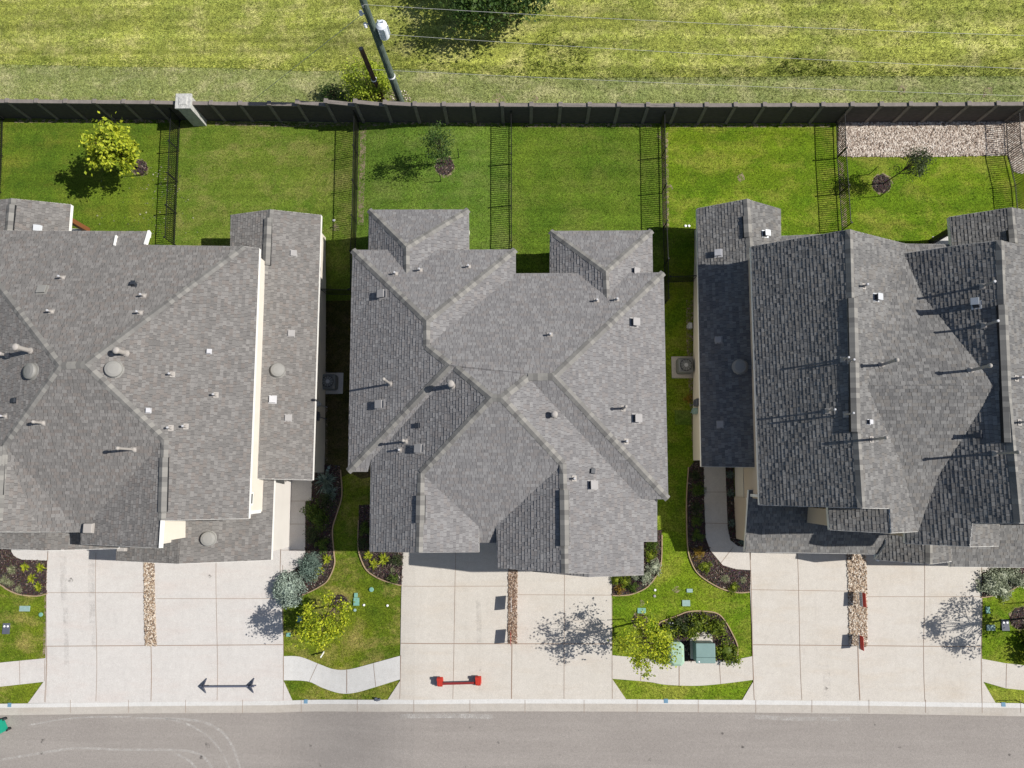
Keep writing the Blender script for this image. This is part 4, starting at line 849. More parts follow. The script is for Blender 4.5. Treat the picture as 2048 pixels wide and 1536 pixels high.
# panelled garage doors under the street-side gables
def gdoor(Hs, A, B, d):
    A, B = sorted((A, B), key=lambda p: p.x); y = max(A.y, B.y)+d-.03; x0, x1 = A.x+d+.35, B.x-d-.35; z = T((x0+x1)/2, y)
    if x1-x0 > 5.2: c = (x0+x1)/2; x0, x1 = c-2.5, c+2.5
    m = MB(); m.box(((x0+x1)/2, y, z+1.12), (x1-x0+.24, .05, 2.4)); fr = m.build('garage_door_frame', 'white_trim', Hs)
    m = MB()
    for r in range(4):
        n = max(2, int((x1-x0)/.6))
        for i in range(n): w_ = (x1-x0)/n; m.box((x0+w_*(i+.5), y-.04, z+.32+r*.54), (w_-.08, .04, .46))
    m.build('garage_door', 'wall_pale', fr)
P = RM.P; gdoor(HM, P['w2'], P['g1'], .38)
P = RLF.P; gdoor(HL, P['c'], P['e'], .3)
P = RRC.P; gdoor(HR, P['a'], Vector((P['b'].x-1.5, P['b'].y, 0)), .4)
# ------------------------------------------------------------------ boundary wall
WH = 1.75
def wall_y(px):
    for (x0, y0), (x1, y1) in zip(WB, WB[1:]):
        if x0 <= px <= x1: return y0+(y1-y0)*(px-x0)/(x1-x0)
    return WB[-1][1]
posts_px = [-50+55.6*i for i in range(0, 39)]
bw = thing('boundary_wall', 'long dark brown panel wall separating the back yards from the meadow', 'wall', G(1024, 244))
for i in range(len(posts_px)-1):
    A = G(posts_px[i], wall_y(posts_px[i])); B = G(posts_px[i+1], wall_y(posts_px[i+1])); zt = max(A.z, B.z)+WH
    d = B-A; d.z = 0; L = d.length; q = d.normalized().to_track_quat('X', 'Z').to_matrix(); c = (A+B)/2; zb = min(A.z, B.z)-.1
    m = MB(); m.box((c.x, c.y, (zb+zt-.06)/2), (L-.1, .10, zt-.06-zb), 0, q); m.build('wall_panel', 'fence_panel', bw)
    m = MB(); m.box((c.x, c.y, zt-.02), (L-.06, .2, .08), 0, q); m.build('wall_cap', 'fence_cap', bw)
    m = MB(); m.box((A.x, A.y, (A.z-.1+zt+.07)/2), (.17, .20, zt+.07-A.z+.1), 0, q); m.box((A.x, A.y, zt+.08), (.22, .25, .05), 0, q); m.build('wall_post', 'fence_cap', bw, bevel=.01)
m = MB(); c = G(401, 240.5); m.box((c.x, c.y, c.z+.9), (.72, .72, 2.0)); m.box((c.x, c.y, c.z+1.97), (.84, .84, .14)); m.box((c.x, c.y, c.z+2.06), (.5, .5, .05), taper=.8)
tag(rebase(m.build('stone_pillar', 'stone', bevel=.015), c), 'pale grey square stone pillar in the boundary wall', 'pillar')
# ------------------------------------------------------------------ iron fences
def iron(label, pts, posts_every=2.0, h=1.2, group='black iron fences between the yards'):
    W = [G(*p) for p in pts]; base = W[0]
    t = thing('iron_fence', label, 'fence', base, group)
    seg = []; tot = 0
    for a, b in zip(W, W[1:]): seg.append((tot, (b-a).length, a, b)); tot += (b-a).length
    def at(s):
        for s0, l, a, b in seg:
            if s <= s0+l+1e-6: p = a+(b-a)*((s-s0)/l); return Vector((p.x, p.y, T(p.x, p.y)))
        return seg[-1][3]
    n = max(1, round(tot/posts_every)); mp = MB(); mr = [MB(), MB()]
    P_ = [at(tot*i/n) for i in range(n+1)]
    for p in P_:
        m = MB(); m.box((p.x, p.y, p.z+h/2), (.045, .045, h+.06)); m.box((p.x, p.y, p.z+h+.05), (.075, .075, .03)); m.build('post', 'black_iron', t)
    for a, b in zip(P_, P_[1:]):
        for r_, zz in zip(mr, (.15, h-.06)): r_.bar(a+Vector((0, 0, zz)), b+Vector((0, 0, zz)), .03, .03)
    k_ = int(tot/.112)
    for i in range(1, k_):
        p = at(tot*i/k_); mp.box((p.x, p.y, p.z+h/2+.02), (.028, .028, h-.1))
    for r_ in mr: r_.build('rail', 'black_iron', t)
    mp.build('pickets', 'black_iron', t)
iron('black iron picket fence at the far left edge, left of the bright yellow-green yard tree', [(8, 240), (6, 320), (2, 400), (-4, 460)])
iron('black iron picket fence meeting the wall beside the stone pillar', [(362, 242), (359, 300), (355, 400), (351, 490)])
iron('black iron picket fence right of the tan-green yard, left of the small ringed tree', [(718, 245), (716, 350), (714, 450), (711, 590)])
iron('black iron picket fence seen edge-on between the two back porches of the middle house', [(1023, 246), (1023, 370), (1023, 497)])
iron('black iron picket fence running behind the right back porch of the middle house', [(1321, 247), (1323, 350), (1325, 463), (1329, 608)])
iron('black iron picket fence between the plain bright lawn and the yard with white gravel', [(1670.5, 246), (1672.5, 314), (1678, 400), (1682, 462)])
iron('black iron picket fence at the far right ending the white gravel strip', [(2009, 243), (2012, 310), (2027, 373), (2033, 440)])
iron('short black iron fence closing the shaded gap between the left and middle houses', [(646, 589), (708, 591)])
iron('short black iron fence closing the gap between the middle and right houses', [(1331, 566), (1392, 563)])
# ------------------------------------------------------------------ poles and wires
base = G(803, 206); t = thing('utility_pole', 'tall weathered green wooden pole carrying a white can transformer', 'utility pole', base)
topz = 9.6; tp = U(719, -18, topz)
m = MB(); m.tube(base-Vector((0, 0, .2)), tp, .20, .15, 16); m.build('pole', 'pole_green', t, smooth=False)
ax = (tp-base).normalized(); tc = base+ax*((7.1-base.z)/ax.z)
m = MB(); c = tc+Vector((.38, .05, -.1)); m.lathe(c-Vector((0, 0, .5)), [(.2, 0), (.24, .04), (.24, .8), (.26, .82), (.26, .86), (.16, .95), (.05, .98)], 20)
for a_ in (-.1, .1): m.tube(c+Vector((a_, .05, .35)), c+Vector((a_, .05, .62)), .035, .03, 8)
m.bar(c-Vector((.3, 0, .3)), c-Vector((.1, 0, .3)), .1, .08); m.bar(c+Vector((-.3, 0, .15)), c+Vector((-.1, 0, .15)), .1, .08)
for j in range(6): a_ = j*1.05-1; m.box(c+Vector((.27*math.cos(a_), .27*math.sin(a_), 0)), (.05, .05, .6), 0, Matrix.Rotation(a_, 3, 'Z'))
m.build('transformer', 'transformer_white', t)
ins = []
for (px_, py_, z_) in ((722, 26, 8.1), (731, 50, 7.6), (726, 8, 8.9)):
    m = MB(); p = U(px_, py_, z_); q = base+ax*((z_-base.z)/ax.z); m.bar(q, p, .06, .05, 0); m.lathe(p-Vector((0, 0, .12)), [(.05, 0), (.09, .03), (.05, .07), (.09, .12), (.05, .16), (.08, .22), (.02, .26)], 10, 0); m.build('insulator', 'white_cap', t)
m = MB(); q = base+ax*((3.4-base.z)/ax.z); m.lathe(q, [(.18, 0), (.2, .03), (.2, .09), (.18, .12)], 14, 0, ax); m.build('pole_band', 'white_cap', t)
b2 = G(767, 204); t2 = U(722, 97, 5.7); m = MB(); m.tube(b2-Vector((0, 0, .2)), t2, .14, .115, 12)
t_ = thing('old_pole', 'short brown wooden pole left of the green utility pole', 'pole', b2)
m.build('pole', 'pole_brown', t_); m = MB(); m.lathe(t2, [(.10, 0), (.10, .012)], 12, 0, (t2-b2)); m.build('pole_top', 'fence_cap', t_)
m = MB(); qq = b2+(t2-b2)*.45; m.lathe(qq, [(.14, 0), (.155, .02), (.155, .06), (.14, .08)], 12, 0, (t2-b2)); m.build('pole_band', 'white_cap', t_)
def wire(label, a, b, sag=.25, r=.008, n=24):
    m = MB(); P_ = [a+(b-a)*(i/n)+Vector((0, 0, -4*sag*(i/n)*(1-i/n))) for i in range(n+1)]; m.path(P_, r, 5); tag(rebase(m.build('overhead_wire', 'wire'), a), label, 'wire', 'overhead wires from the utility pole')
wire('topmost overhead wire, running right from the pole top across the meadow', U(727, 9, 9.0), U(2120, 73, 8.6), .2)
wire('middle overhead wire, running right from below the white transformer', U(776, 69, 6.9), U(2120, 140, 6.6), .2)
wire('lowest overhead wire, running right from the pole band just above the wall', U(742, 139, 3.6), U(2120, 194, 3.3), .15)
m = MB(); c = Vector((0, 0, 0)); A = U(722, 30, 8.0); B = G(500, 205); m.path([A, B], .011, 5); tag(rebase(m.build('guy_wire', 'wire'), B), 'thin guy wire slanting left from the pole top to the verge', 'wire')
# ------------------------------------------------------------------ vegetation
def leafcloud(m, centers, n, size, squash=.8, sig=.16, up=.6):
    for _ in range(n):
        c, rr = random.choice(centers); p = Vector((random.gauss(0, 1), random.gauss(0, 1), random.gauss(0, 1)*squash))*rr*sig*2.2+c
        nrm = Vector((random.uniform(-1, 1), random.uniform(-1, 1), random.uniform(-.3, 1)+up)).normalized(); a = nrm.orthogonal().normalized(); a.rotate(Quaternion(nrm, random.uniform(0, 6.28))); b = nrm.cross(a)
        s = size*random.uniform(.6, 1.3)
        m.face([p-a*s*.5, p+b*s*.32, p+a*s*.55+nrm*s*-.12, p-b*s*.32])
def tree(name, label, cat, bpx, h, cz, cr, crz, nl, size, mat, seed, lean=(0, 0), clumps=26, trunk=.05, group=None, stakes=None, hollow=.35, sig=.16):
    random.seed(seed); b = G(*bpx); t = thing(name, label, cat, b, group)
    cc = b+Vector((lean[0], lean[1], cz)); cl = []
    for _ in range(clumps):
        while True:
            v = Vector((random.uniform(-1, 1), random.uniform(-1, 1), random.uniform(-1, 1)))
            if hollow < v.length < 1: break
        taper = 1-.35*max(0, v.z)
        cl.append((cc+Vector((v.x*cr*taper, v.y*cr*taper, v.z*crz)), cr*random.uniform(.45, 1.0)))
    m = MB(); f1 = b+(cc-b)*.55; m.tube(b-Vector((0, 0, .05)), f1, trunk, trunk*.8, 9); m.tube(f1, cc+Vector((0, 0, crz*.6)), trunk*.8, trunk*.3, 8)
    for c, r in cl[::1]:
        s = b+(cc-b)*random.uniform(.5, .95); mid_ = (s+c)/2+Vector((random.uniform(-.1, .1), random.uniform(-.1, .1), .08)); m.tube(s, mid_, trunk*.4, trunk*.25, 5); m.tube(mid_, c, trunk*.25, trunk*.1, 5)
    m.build('trunk', 'bark', t); m = MB(); leafcloud(m, cl, nl, size, .8, sig); m.build('crown', mat, t)
    return t
tree('yard_tree', 'round bright yellow-green broadleaf tree in the leftmost back yard', 'tree', (280, 335), 4.3, 2.95, 1.18, 1.25, 4000, .18, 'leaf_lime', 3, (-.1, -.25), 34, .06, sig=.10)
tree('young_tree', 'thin dark olive young tree on a round mulch ring behind the middle house', 'tree', (888, 326), 3.6, 2.3, .72, 1.35, 2400, .08, 'leaf_oak', 4, (0, 0), 34, .035, hollow=.1, sig=.12)
tree('young_tree', 'sparse dark young tree leaning right over a mulch ring behind the right house', 'tree', (1766, 368), 3.3, 2.2, .62, 1.1, 1900, .075, 'leaf_dark', 5, (.4, .1), 26, .035, hollow=.1, sig=.13)
tree('wild_bush', 'loose yellow-green wild bush growing around the foot of the two poles', 'bush', (746, 203), 2.9, 1.4, 1.2, 1.35, 4200, .11, 'leaf_pale', 6, (-.1, .35), 44, .04, hollow=.1, sig=.11)
tree('wild_bush', 'dark low weedy bush behind the boundary wall, left of the brown pole', 'bush', (672, 196), 1.4, .5, .75, .45, 700, .09, 'leaf_oak', 16, (-.1, 0), 22, .03, hollow=.1, sig=.12)
tree('street_tree', 'bright yellow leafy street tree beside the blue-grey round shrub', 'tree', (676, 1210), 4, 2.7, 1.15, 1.15, 3300, .115, 'leaf_yellow', 7, (-.1, -.25), 26, .045, sig=.09, hollow=.35)
tree('street_tree', 'lime green street tree overhanging the sidewalk left of the green utility boxes', 'tree', (1276, 1243), 4.4, 3.15, 1.3, 1.75, 2300, .115, 'leaf_yellow', 8, (-.1, -.5), 26, .05, sig=.085, hollow=.35)
tree('street_tree', 'street tree at the right edge casting a leafy shadow on the driveway', 'tree', (2044, 1236), 4.6, 3.25, 1.35, 1.7, 2300, .115, 'leaf_yellow', 9, (.1, -.1), 26, .05, sig=.085, hollow=.35)
tree('meadow_tree', 'large dark green tree at the top edge of the meadow', 'tree', (1015, 8), 6.5, 2.6, 2.9, 1.4, 12000, .17, 'leaf_oak', 10, (-.1, 0), 60, .16, hollow=.3, sig=.085)
# support stakes
def stakes(label, lines):
    t = thing('tree_stakes', label, 'tree stakes', G(*lines[0][0]), 'stakes round the young trees')
    for a, h in lines: p = G(*a); m = MB(); m.tube(p, p+Vector((0.02, .03, h)), .022, .018, 6); m.build('stake', 'stake', t)
stakes('three thin dark stakes round the small tree behind the middle house', [((918, 316), 1.0), ((882, 363), .9), ((858, 309), .7)])
stakes('two thin dark stakes beside the leaning young tree behind the right house', [((1737, 350), 1.0), ((1760, 393), 1.0)])
stakes('thin stakes by the lime green street tree', [((1247, 1238), .9), ((1290, 1240), .9), ((1250, 1290), .7)])
stakes('thin stakes by the yellow street tree', [((690, 1196), 1.1), ((662, 1230), .6)])
stakes('thin dark stakes beside the right edge street tree', [((2030, 1262), 1.0), ((2046, 1205), 1.0)])
stakes('thin pale stake under the bright yellow-green yard tree', [((294, 350), 1.3)])
# shrubs
PROTO = {}
def proto(kind, var):
    key = (kind, var)
    if key in PROTO: return PROTO[key]
    random.seed(hash(kind) % 1000 if False else sum(map(ord, kind))*7+var); m = MB()
    mat = dict(leafy='leaf_shrub', dark='leaf_dark', mid='leaf_mid', spiky='leaf_spiky', tuft='leaf_drygrass', globe='leaf_blue', conifer='leaf_bluegreen', silver='leaf_silver', orange='leaf_orange', yucca='leaf_bluegreen', lime='leaf_shrub')[kind]
    if kind in ('spiky', 'tuft', 'yucca'):
        n = {'spiky': 60, 'tuft': 110, 'yucca': 90}[kind]
        for _ in range(n):
            a = random.uniform(0, 6.28); el = random.uniform(.12, 1.35); L = random.uniform(.6, 1.0); w_ = .055 if kind == 'spiky' else .022
            if kind == 'yucca': w_ = .035
            d = Vector((math.cos(a)*math.cos(el), math.sin(a)*math.cos(el), math.sin(el)*.8)); sd_ = Vector((-math.sin(a), math.cos(a), 0))*w_; o = Vector((random.gauss(0, .06), random.gauss(0, .06), 0))
            p1 = o+d*L*.55+Vector((0, 0, .06)); p2 = o+d*L-Vector((0, 0, .14 if kind != 'yucca' else .03))
            m.face([o-sd_*.7, o+sd_*.7, p1+sd_, p1-sd_]); m.face([p1-sd_, p1+sd_, p2])
    else:
        dense = {'globe': 4200, 'conifer': 1900, 'silver': 1500, 'leafy': 1100, 'lime': 1300, 'mid': 800, 'dark': 700, 'orange': 500}[kind]
        size = {'globe': .085, 'conifer': .12, 'silver': .15, 'leafy': .16, 'lime': .15, 'mid': .16, 'dark': .14, 'orange': .16}[kind]
        ncl = {'globe': 150, 'conifer': 60}.get(kind, 34); cl = []
        for _ in range(ncl):
            a = random.uniform(0, 6.28); e = math.asin(random.uniform(0.0, 1)); r = random.uniform(.72, .92) if kind == 'globe' else random.uniform(.3, 1.1)
            cl.append((Vector((math.cos(a)*math.cos(e)*r, math.sin(a)*math.cos(e)*r, math.sin(e)*r*.95+.05)), .22 if kind == 'globe' else .42))
        leafcloud(m, cl, dense, size, .8, .16 if kind != 'globe' else .2, .3)
        if kind in ('globe', 'silver', 'conifer', 'leafy', 'lime'):
            m.lathe((0, 0, 0), [(.35, 0), (.48, .25), (.4, .45), (.15, .55)], 7)
        for _ in range(8): a = random.uniform(0, 6.28); m.tube((0, 0, 0), (math.cos(a)*.5, math.sin(a)*.5, .5), .02, .01, 4)
    me = m.build('tmp', mat); d = me.data; bpy.data.objects.remove(me); PROTO[key] = d; return d
pc = [0]
def plant(kind, px, py, r, label, name=None, cat='shrub', group=None, hz=1.0, z=.04):
    pc[0] += 1
    nm = name or {'spiky': 'spiky_plant', 'tuft': 'ornamental_grass', 'yucca': 'spiky_plant', 'globe': 'round_shrub', 'conifer': 'conifer_shrub'}.get(kind, 'shrub')
    o = bpy.data.objects.new(nm, proto(kind, pc[0] % 4)); COL.objects.link(o); o.location = G(px, py, z); o.scale = (r, r*random.uniform(.9, 1.1), r*hz); o.rotation_euler = (0, 0, random.uniform(0, 6.28))
    tag(o, label, cat, group); return o
random.seed(77)
plant('globe', 581, 1176, .95, 'large round blue-grey conifer shrub bulging over the left driveway', hz=1.0)
plant('conifer', 621, 1138, .62, 'feathery blue-green conifer between the round blue shrub and the mulch bed', hz=1.1)
plant('conifer', 628, 1120, .42, 'smaller feathery blue-green conifer at the sunlit top of the bed', hz=1.1)
plant('yucca', 651, 962, .85, 'big dark spiky plant in the shaded bed beside the left house', hz=.8)
plant('yucca', 662, 985, .6, 'dark spiky plant just below the biggest one in the shaded bed', hz=.7)
gA = 'shrubs in the shaded bed beside the left walkway'
plant('mid', 628, 1022, .62, 'dark shrub at the walkway edge in the shaded bed, upper of two', group=gA); plant('mid', 640, 1040, .55, 'dark shrub in the middle of the shaded bed', group=gA)
plant('dark', 627, 1070, .5, 'dark twiggy shrub by the walkway low in the shaded bed', group=gA); plant('mid', 646, 1088, .45, 'small dark shrub near the lower end of the shaded bed', group=gA); plant('dark', 655, 1005, .5, 'dark shrub at the lawn side of the shaded bed', group=gA)
gB = 'small spiky plants in the sunlit end of the left bed'
plant('spiky', 655, 1119, .38, 'small green spiky plant nearest the lawn in the sunlit end of the bed', group=gB, hz=.8); plant('spiky', 640, 1141, .36, 'small green spiky plant beside the feathery conifer', group=gB, hz=.8); plant('tuft', 629, 1156, .36, 'faded tuft below the feathery conifer', group=gB)
gC = 'spiky yellow-green plants in the leftmost bed'
plant('spiky', 51, 1134, .38, 'upper left spiky yellow-green plant of the leftmost bed', group=gC, hz=.7); plant('spiky', 82, 1136, .4, 'upper right spiky yellow-green plant of the leftmost bed', group=gC, hz=.7)
plant('spiky', 64, 1157, .38, 'spiky yellow-green plant in the middle of the leftmost bed', group=gC, hz=.7); plant('spiky', 78, 1173, .38, 'spiky green plant at the bottom of the leftmost bed by the driveway', group=gC, hz=.7)
gD = 'pale grassy plants in the leftmost bed'
plant('tuft', 24, 1139, .42, 'pale grassy tuft upper left in the leftmost bed', group=gD, hz=.6); plant('tuft', 10, 1161, .45, 'pale grassy tuft at the left edge of the leftmost bed', group=gD, hz=.6); plant('tuft', 22, 1166, .3, 'small faded tuft beside the pale edge tuft', group=gD, hz=.6); plant('tuft', 38, 1178, .36, 'bluish pale tuft at the lowest point of the leftmost bed', group=gD, hz=.6)
gE = 'spiky yellow-green plants by the middle driveway'
plant('spiky', 737, 1111, .38, 'spiky yellow-green plant left in the trio beside the middle driveway', group=gE, hz=.7); plant('spiky', 768, 1120, .46, 'largest spiky yellow-green plant of the trio beside the middle driveway', group=gE, hz=.7); plant('spiky', 748, 1127, .38, 'lowest spiky yellow-green plant of the trio beside the middle driveway', group=gE, hz=.7)
gF = 'dark small shrubs in the bed left of the middle driveway'
plant('mid', 731, 1058, .42, 'dark shrub in deep shade beside the middle house, upper', group=gF); plant('dark', 730, 1090, .42, 'dark shrub in deep shade just above the spiky trio', group=gF); plant('dark', 795, 1118, .36, 'dark little shrub against the middle driveway', group=gF)
plant('mid', 788, 1158, .3, 'small olive shrub at the lowest tip of the bed by the middle driveway', group=gF); plant('tuft', 785, 1139, .22, 'faint dry tuft above the small olive shrub', group=gF)
gG = 'small shrubs in the curved bed at the front right of the middle house'
plant('mid', 1304, 1089, .38, 'green shrub topmost in the curved bed', group=gG); plant('leafy', 1301, 1111, .36, 'olive green shrub second from the top in the curved bed', group=gG); plant('silver', 1309, 1134, .36, 'pale variegated shrub on the outer bend of the curved bed', group=gG)
plant('silver', 1289, 1155, .36, 'pale variegated shrub on the lower bend of the curved bed', group=gG); plant('leafy', 1232, 1159, .3, 'green shrub next to the middle driveway in the curved bed', group=gG); plant('leafy', 1250, 1163, .34, 'yellow-green shrub second from the driveway in the curved bed', group=gG)
plant('orange', 1238, 1177, .28, 'brownish faded shrub by the driveway corner of the curved bed', group=gG); plant('mid', 1265, 1175, .3, 'olive shrub at the lowest edge of the curved bed', group=gG); plant('silver', 1268, 1149, .26, 'pale tuft against the garage in the curved bed', group=gG)
gH = 'green shrubs round the utility boxes'
plant('lime', 1392, 1251, .66, 'leafy shrub above the pale concrete pad', group=gH, hz=.8); plant('lime', 1429, 1256, .58, 'leafy shrub above right of the large teal box', group=gH, hz=.8); plant('lime', 1452, 1302, .66, 'leafy shrub right of the large teal box', group=gH, hz=.8)
plant('leafy', 1330, 1272, .72, 'dark leafy shrub between the street tree and the pale green box', group=gH, hz=.9); plant('leafy', 1318, 1309, .45, 'small leafy shrub left of the pale green box at the sidewalk', group=gH); plant('dark', 1366, 1246, .5, 'dark twiggy shrub in the top of the utility bed', group=gH)
gI = 'little shrubs in the long bed left of the right walkway'
for i, (k_, x, y, r_, lb) in enumerate([('dark', 1392, 949, .36, 'topmost little shrub in the long shaded bed'), ('mid', 1393, 981, .38, 'second little shrub from the top in the long shaded bed'), ('dark', 1391, 1013, .34, 'third little shrub from the top in the long shaded bed'),
        ('mid', 1392, 1041, .34, 'fourth little shrub from the top in the long shaded bed'), ('mid', 1393, 1071, .36, 'last little shrub in the shaded part of the long bed'), ('orange', 1395, 1106, .34, 'orange-tinged shrub where the long bed comes into the sun'),
        ('leafy', 1410, 1132, .36, 'olive shrub left on the curve of the sunlit bed'), ('tuft', 1450, 1157, .34, 'pale green tuft in the middle of the sunlit curved bed'), ('tuft', 1486, 1160, .28, 'pale green tuft beside the right driveway'), ('leafy', 1467, 1174, .28, 'small yellow-green shrub at the lowest edge of the sunlit bed')]):
    plant(k_, x, y, r_, lb, group=gI, hz=.8)
gJ = 'dark spiky plants in the narrow bed by the cream porch wall'
for x, y, lb in ((1459, 949, 'topmost dark tuft in the narrow bed'), (1461, 986, 'second dark tuft in the narrow bed'), (1463, 1046, 'third dark tuft in the narrow bed'), (1484, 1084, 'lowest dark tuft, at the corner of the narrow bed')): plant('yucca', x, y, .32, lb, group=gJ, hz=.7)
gK = 'silvery shrubs by the right driveway'
plant('silver', 1977, 1168, .68, 'largest silvery shrub, hugging the right driveway', group=gK, hz=.8); plant('silver', 2002, 1149, .55, 'silvery shrub above the largest one', group=gK, hz=.8); plant('silver', 2033, 1156, .5, 'silvery shrub farthest right in its bed', group=gK, hz=.8); plant('silver', 2006, 1182, .4, 'small silvery shrub at the lawn edge below the others', group=gK, hz=.7)
plant('lime', 2062, 1290, .8, 'leafy shrub at the right edge above the sidewalk', group=gH, hz=1.4)
plant('orange', 1377, 797, .28, 'dry reddish weed against the right house wall near the air conditioner', hz=.7)
# ------------------------------------------------------------------ utility boxes
b = G(1348, 1302, .03); t = thing('utility_pedestal', 'pale green rounded utility pedestal with a sloped top, left of the larger box', 'utility box', b)
m = MB()
def octp(w_, l_, ch): return [(w_-ch, -l_), (w_, -l_+ch), (w_, l_-ch), (w_-ch, l_), (-w_+ch, l_), (-w_, l_-ch), (-w_, -l_+ch), (-w_+ch, -l_)]
def stack(m, c, rings, mi=0):
    i = len(m.v); n = 8
    for (w_, l_, ch, z) in rings: m.v += [(c.x+x, c.y+y, c.z+z) for x, y in octp(w_, l_, ch)]
    for k_ in range(len(rings)-1):
        for j in range(n): m.f.append((i+k_*n+j, i+k_*n+(j+1) % n, i+(k_+1)*n+(j+1) % n, i+(k_+1)*n+j)); m.m.append(mi); m.uv.append([(0, 0)]*4)
    m.f.append(tuple(i+(len(rings)-1)*n+j for j in range(n))); m.m.append(mi); m.uv.append([(0, 0)]*n)
stack(m, b, [(.36, .56, .16, 0), (.36, .56, .16, .55)]); m.build('cabinet', 'box_green', t, bevel=.02)
m = MB(); stack(m, b, [(.375, .575, .16, .55), (.375, .575, .16, .62), (.27, .46, .12, .72)]); ld = m.build('lid', 'box_green', t, bevel=.02)
m = MB(); m.box(b+Vector((.02, .40, .735)), (.12, .035, .02)); m.build('handle', 'box_teal', ld)
b = G(1403, 1294, .03); t = thing('transformer_box', 'large teal transformer cabinet with a seam across its lid on a pale pad', 'transformer', b)
m = MB(); m.box(b+Vector((-.02, .17, .04)), (1.12, 1.45, .12)); m.build('pad', 'concrete_mid', t, bevel=.01)
m = MB(); m.box(b+Vector((0, -.12, .42)), (.92, .92, .68)); m.build('cabinet', 'box_teal', t, bevel=.03)
m = MB(); m.box(b+Vector((0, .02, .79)), (.95, .68, .07), 0, Matrix.Rotation(.04, 3, 'X')); ld = m.build('lid', 'box_teal', t, bevel=.03)
m = MB(); m.box(b+Vector((0, -.46, .77)), (.95, .27, .07)); m.build('front_flap', 'box_teal', t, bevel=.02); m = MB(); m.box(b+Vector((-.33, -.52, .81)), (.07, .06, .01)); m.build('lock_plate', 'white_cap', ld)
def valve(px, py, sx, sy, mat, label, round_=False, dots=False, cat='valve box', nm='valve_box'):
    p = G(px, py, .02); m = MB()
    if round_: m.lathe(p, [(sx/2, 0), (sx/2, .03), (sx/2-.02, .045)], 18)
    else: m.box(p+Vector((0, 0, .02)), (sx, sy, .05))
    if not dots: o = rebase(m.build(nm, mat, bevel=.008), p); tag(o, label, cat)
    else:
        t = thing(nm, label, cat, p); m.build('lid', mat, t, bevel=.01)
        for dx in (-.09, .09): m = MB(); m.lathe(p+Vector((dx, sy*.22, .045)), [(.055, 0), (.055, .015), (.03, .025)], 12); m.build('reader_cap', 'white_cap', t)
valve(713, 1203, .30, .40, 'valve_teal', 'teal rectangular valve box lid in the lawn beside two white caps'); valve(712, 1190, .18, .22, 'valve_teal', 'tiny faded teal lid just above the rectangular teal lid'); valve(710, 1220, .16, .16, 'valve_blue', 'small round pale teal cap just below the rectangular teal lid', True)
valve(743, 1179, .24, .24, 'valve_teal', 'round faded teal lid highest in the front lawn left of the middle driveway', True); valve(728, 1210, .12, .12, 'white_cap', 'small white cleanout cap next to the teal rectangular lid', True, cat='cleanout cap', nm='cleanout_cap'); valve(775, 1211, .12, .12, 'white_cap', 'small white cleanout cap alone in the lawn near the middle driveway', True, cat='cleanout cap', nm='cleanout_cap')
valve(50, 1217, .55, .28, 'valve_blue', 'pale blue valve box lid left in the lawn below the leftmost bed', ); valve(82, 1229, .22, .22, 'valve_teal', 'small round teal lid beside the leftmost driveway', True); valve(13, 1257, .38, .55, 'meter_grey', 'dark grey water meter lid with two white caps in the leftmost lawn', dots=True, cat='meter box', nm='meter_box')
valve(1283, 1221, .42, .26, 'valve_teal', 'teal valve box lid above the lime street tree'); valve(1372, 1206, .40, .30, 'valve_blue', 'pale blue-green valve box lid above the utility bed'); valve(1379, 1181, .30, .18, 'valve_blue', 'small pale lid just below the dark curved bed edge'); valve(1310, 1180, .12, .12, 'white_cap', 'small white cap by the curved bed, upper of two', True, cat='cleanout cap', nm='cleanout_cap'); valve(1309, 1192, .14, .14, 'pale_vent', 'small pale cap by the curved bed, lower of two', True, cat='cleanout cap', nm='cleanout_cap')
valve(1342, 1250, .42, .42, 'meter_grey', 'dark water meter lid with two white caps in the utility bed', dots=True, cat='meter box', nm='meter_box'); valve(2010, 1250, .38, .55, 'meter_grey', 'grey water meter lid with white caps under the right street tree', dots=True, cat='meter box', nm='meter_box')
valve(1981, 1255, .42, .28, 'valve_blue', 'pale blue valve lid shaded by the right street tree'); valve(1975, 1220, .2, .34, 'valve_teal', 'narrow teal lid at the right driveway edge under leaf shade'); valve(577, 1269, .22, .2, 'valve_teal', 'small teal lid at the left driveway edge below the yellow tree'); valve(600, 1238, .3, .3, 'valve_teal', 'teal lid hidden in the shade of the yellow tree')
valve(658, 935, .17, .17, 'valve_blue', 'pale round cap upper of two in the dark gap beside the left house', True, cat='cleanout cap', nm='cleanout_cap'); valve(655, 941, .15, .15, 'valve_blue', 'pale round cap lower of two in the dark gap beside the left house', True, cat='cleanout cap', nm='cleanout_cap')
valve(668, 441, .14, .14, 'white_cap', 'white cap in the yard near the back corner of the left house', True, cat='cleanout cap', nm='cleanout_cap'); valve(1371, 452, .14, .14, 'white_cap', 'white cap left of a pair behind the right house', True, cat='cleanout cap', nm='cleanout_cap'); valve(1378, 452, .14, .14, 'white_cap', 'white cap right of a pair behind the right house', True, cat='cleanout cap', nm='cleanout_cap')
for x, y, lb in ((19, 1410, 'leftmost'), (612, 1403, 'second from left'), (1332, 1402, 'third from left'), (2007, 1409, 'rightmost')):
    p = G(x, y, .056); m = MB(); m.box(p+Vector((0, 0, .003)), (.2, .2, .006)); tag(rebase(m.build('kerb_marker', 'paint_blue'), p), lb+' small blue square marker on the kerb', 'kerb marker', 'blue markers on the kerb')
p = G(757, 1399, .06); m = MB(); m.box(p+Vector((0, 0, .05)), (.22, .10, .1), 0, Matrix.Rotation(.3, 3, 'Z')); m.box(p+Vector((-.12, .05, .04)), (.14, .1, .07)); tag(rebase(m.build('kerb_debris', 'meter_grey', bevel=.015), p), 'small dark object lying on the kerb left of the middle driveway', 'debris')
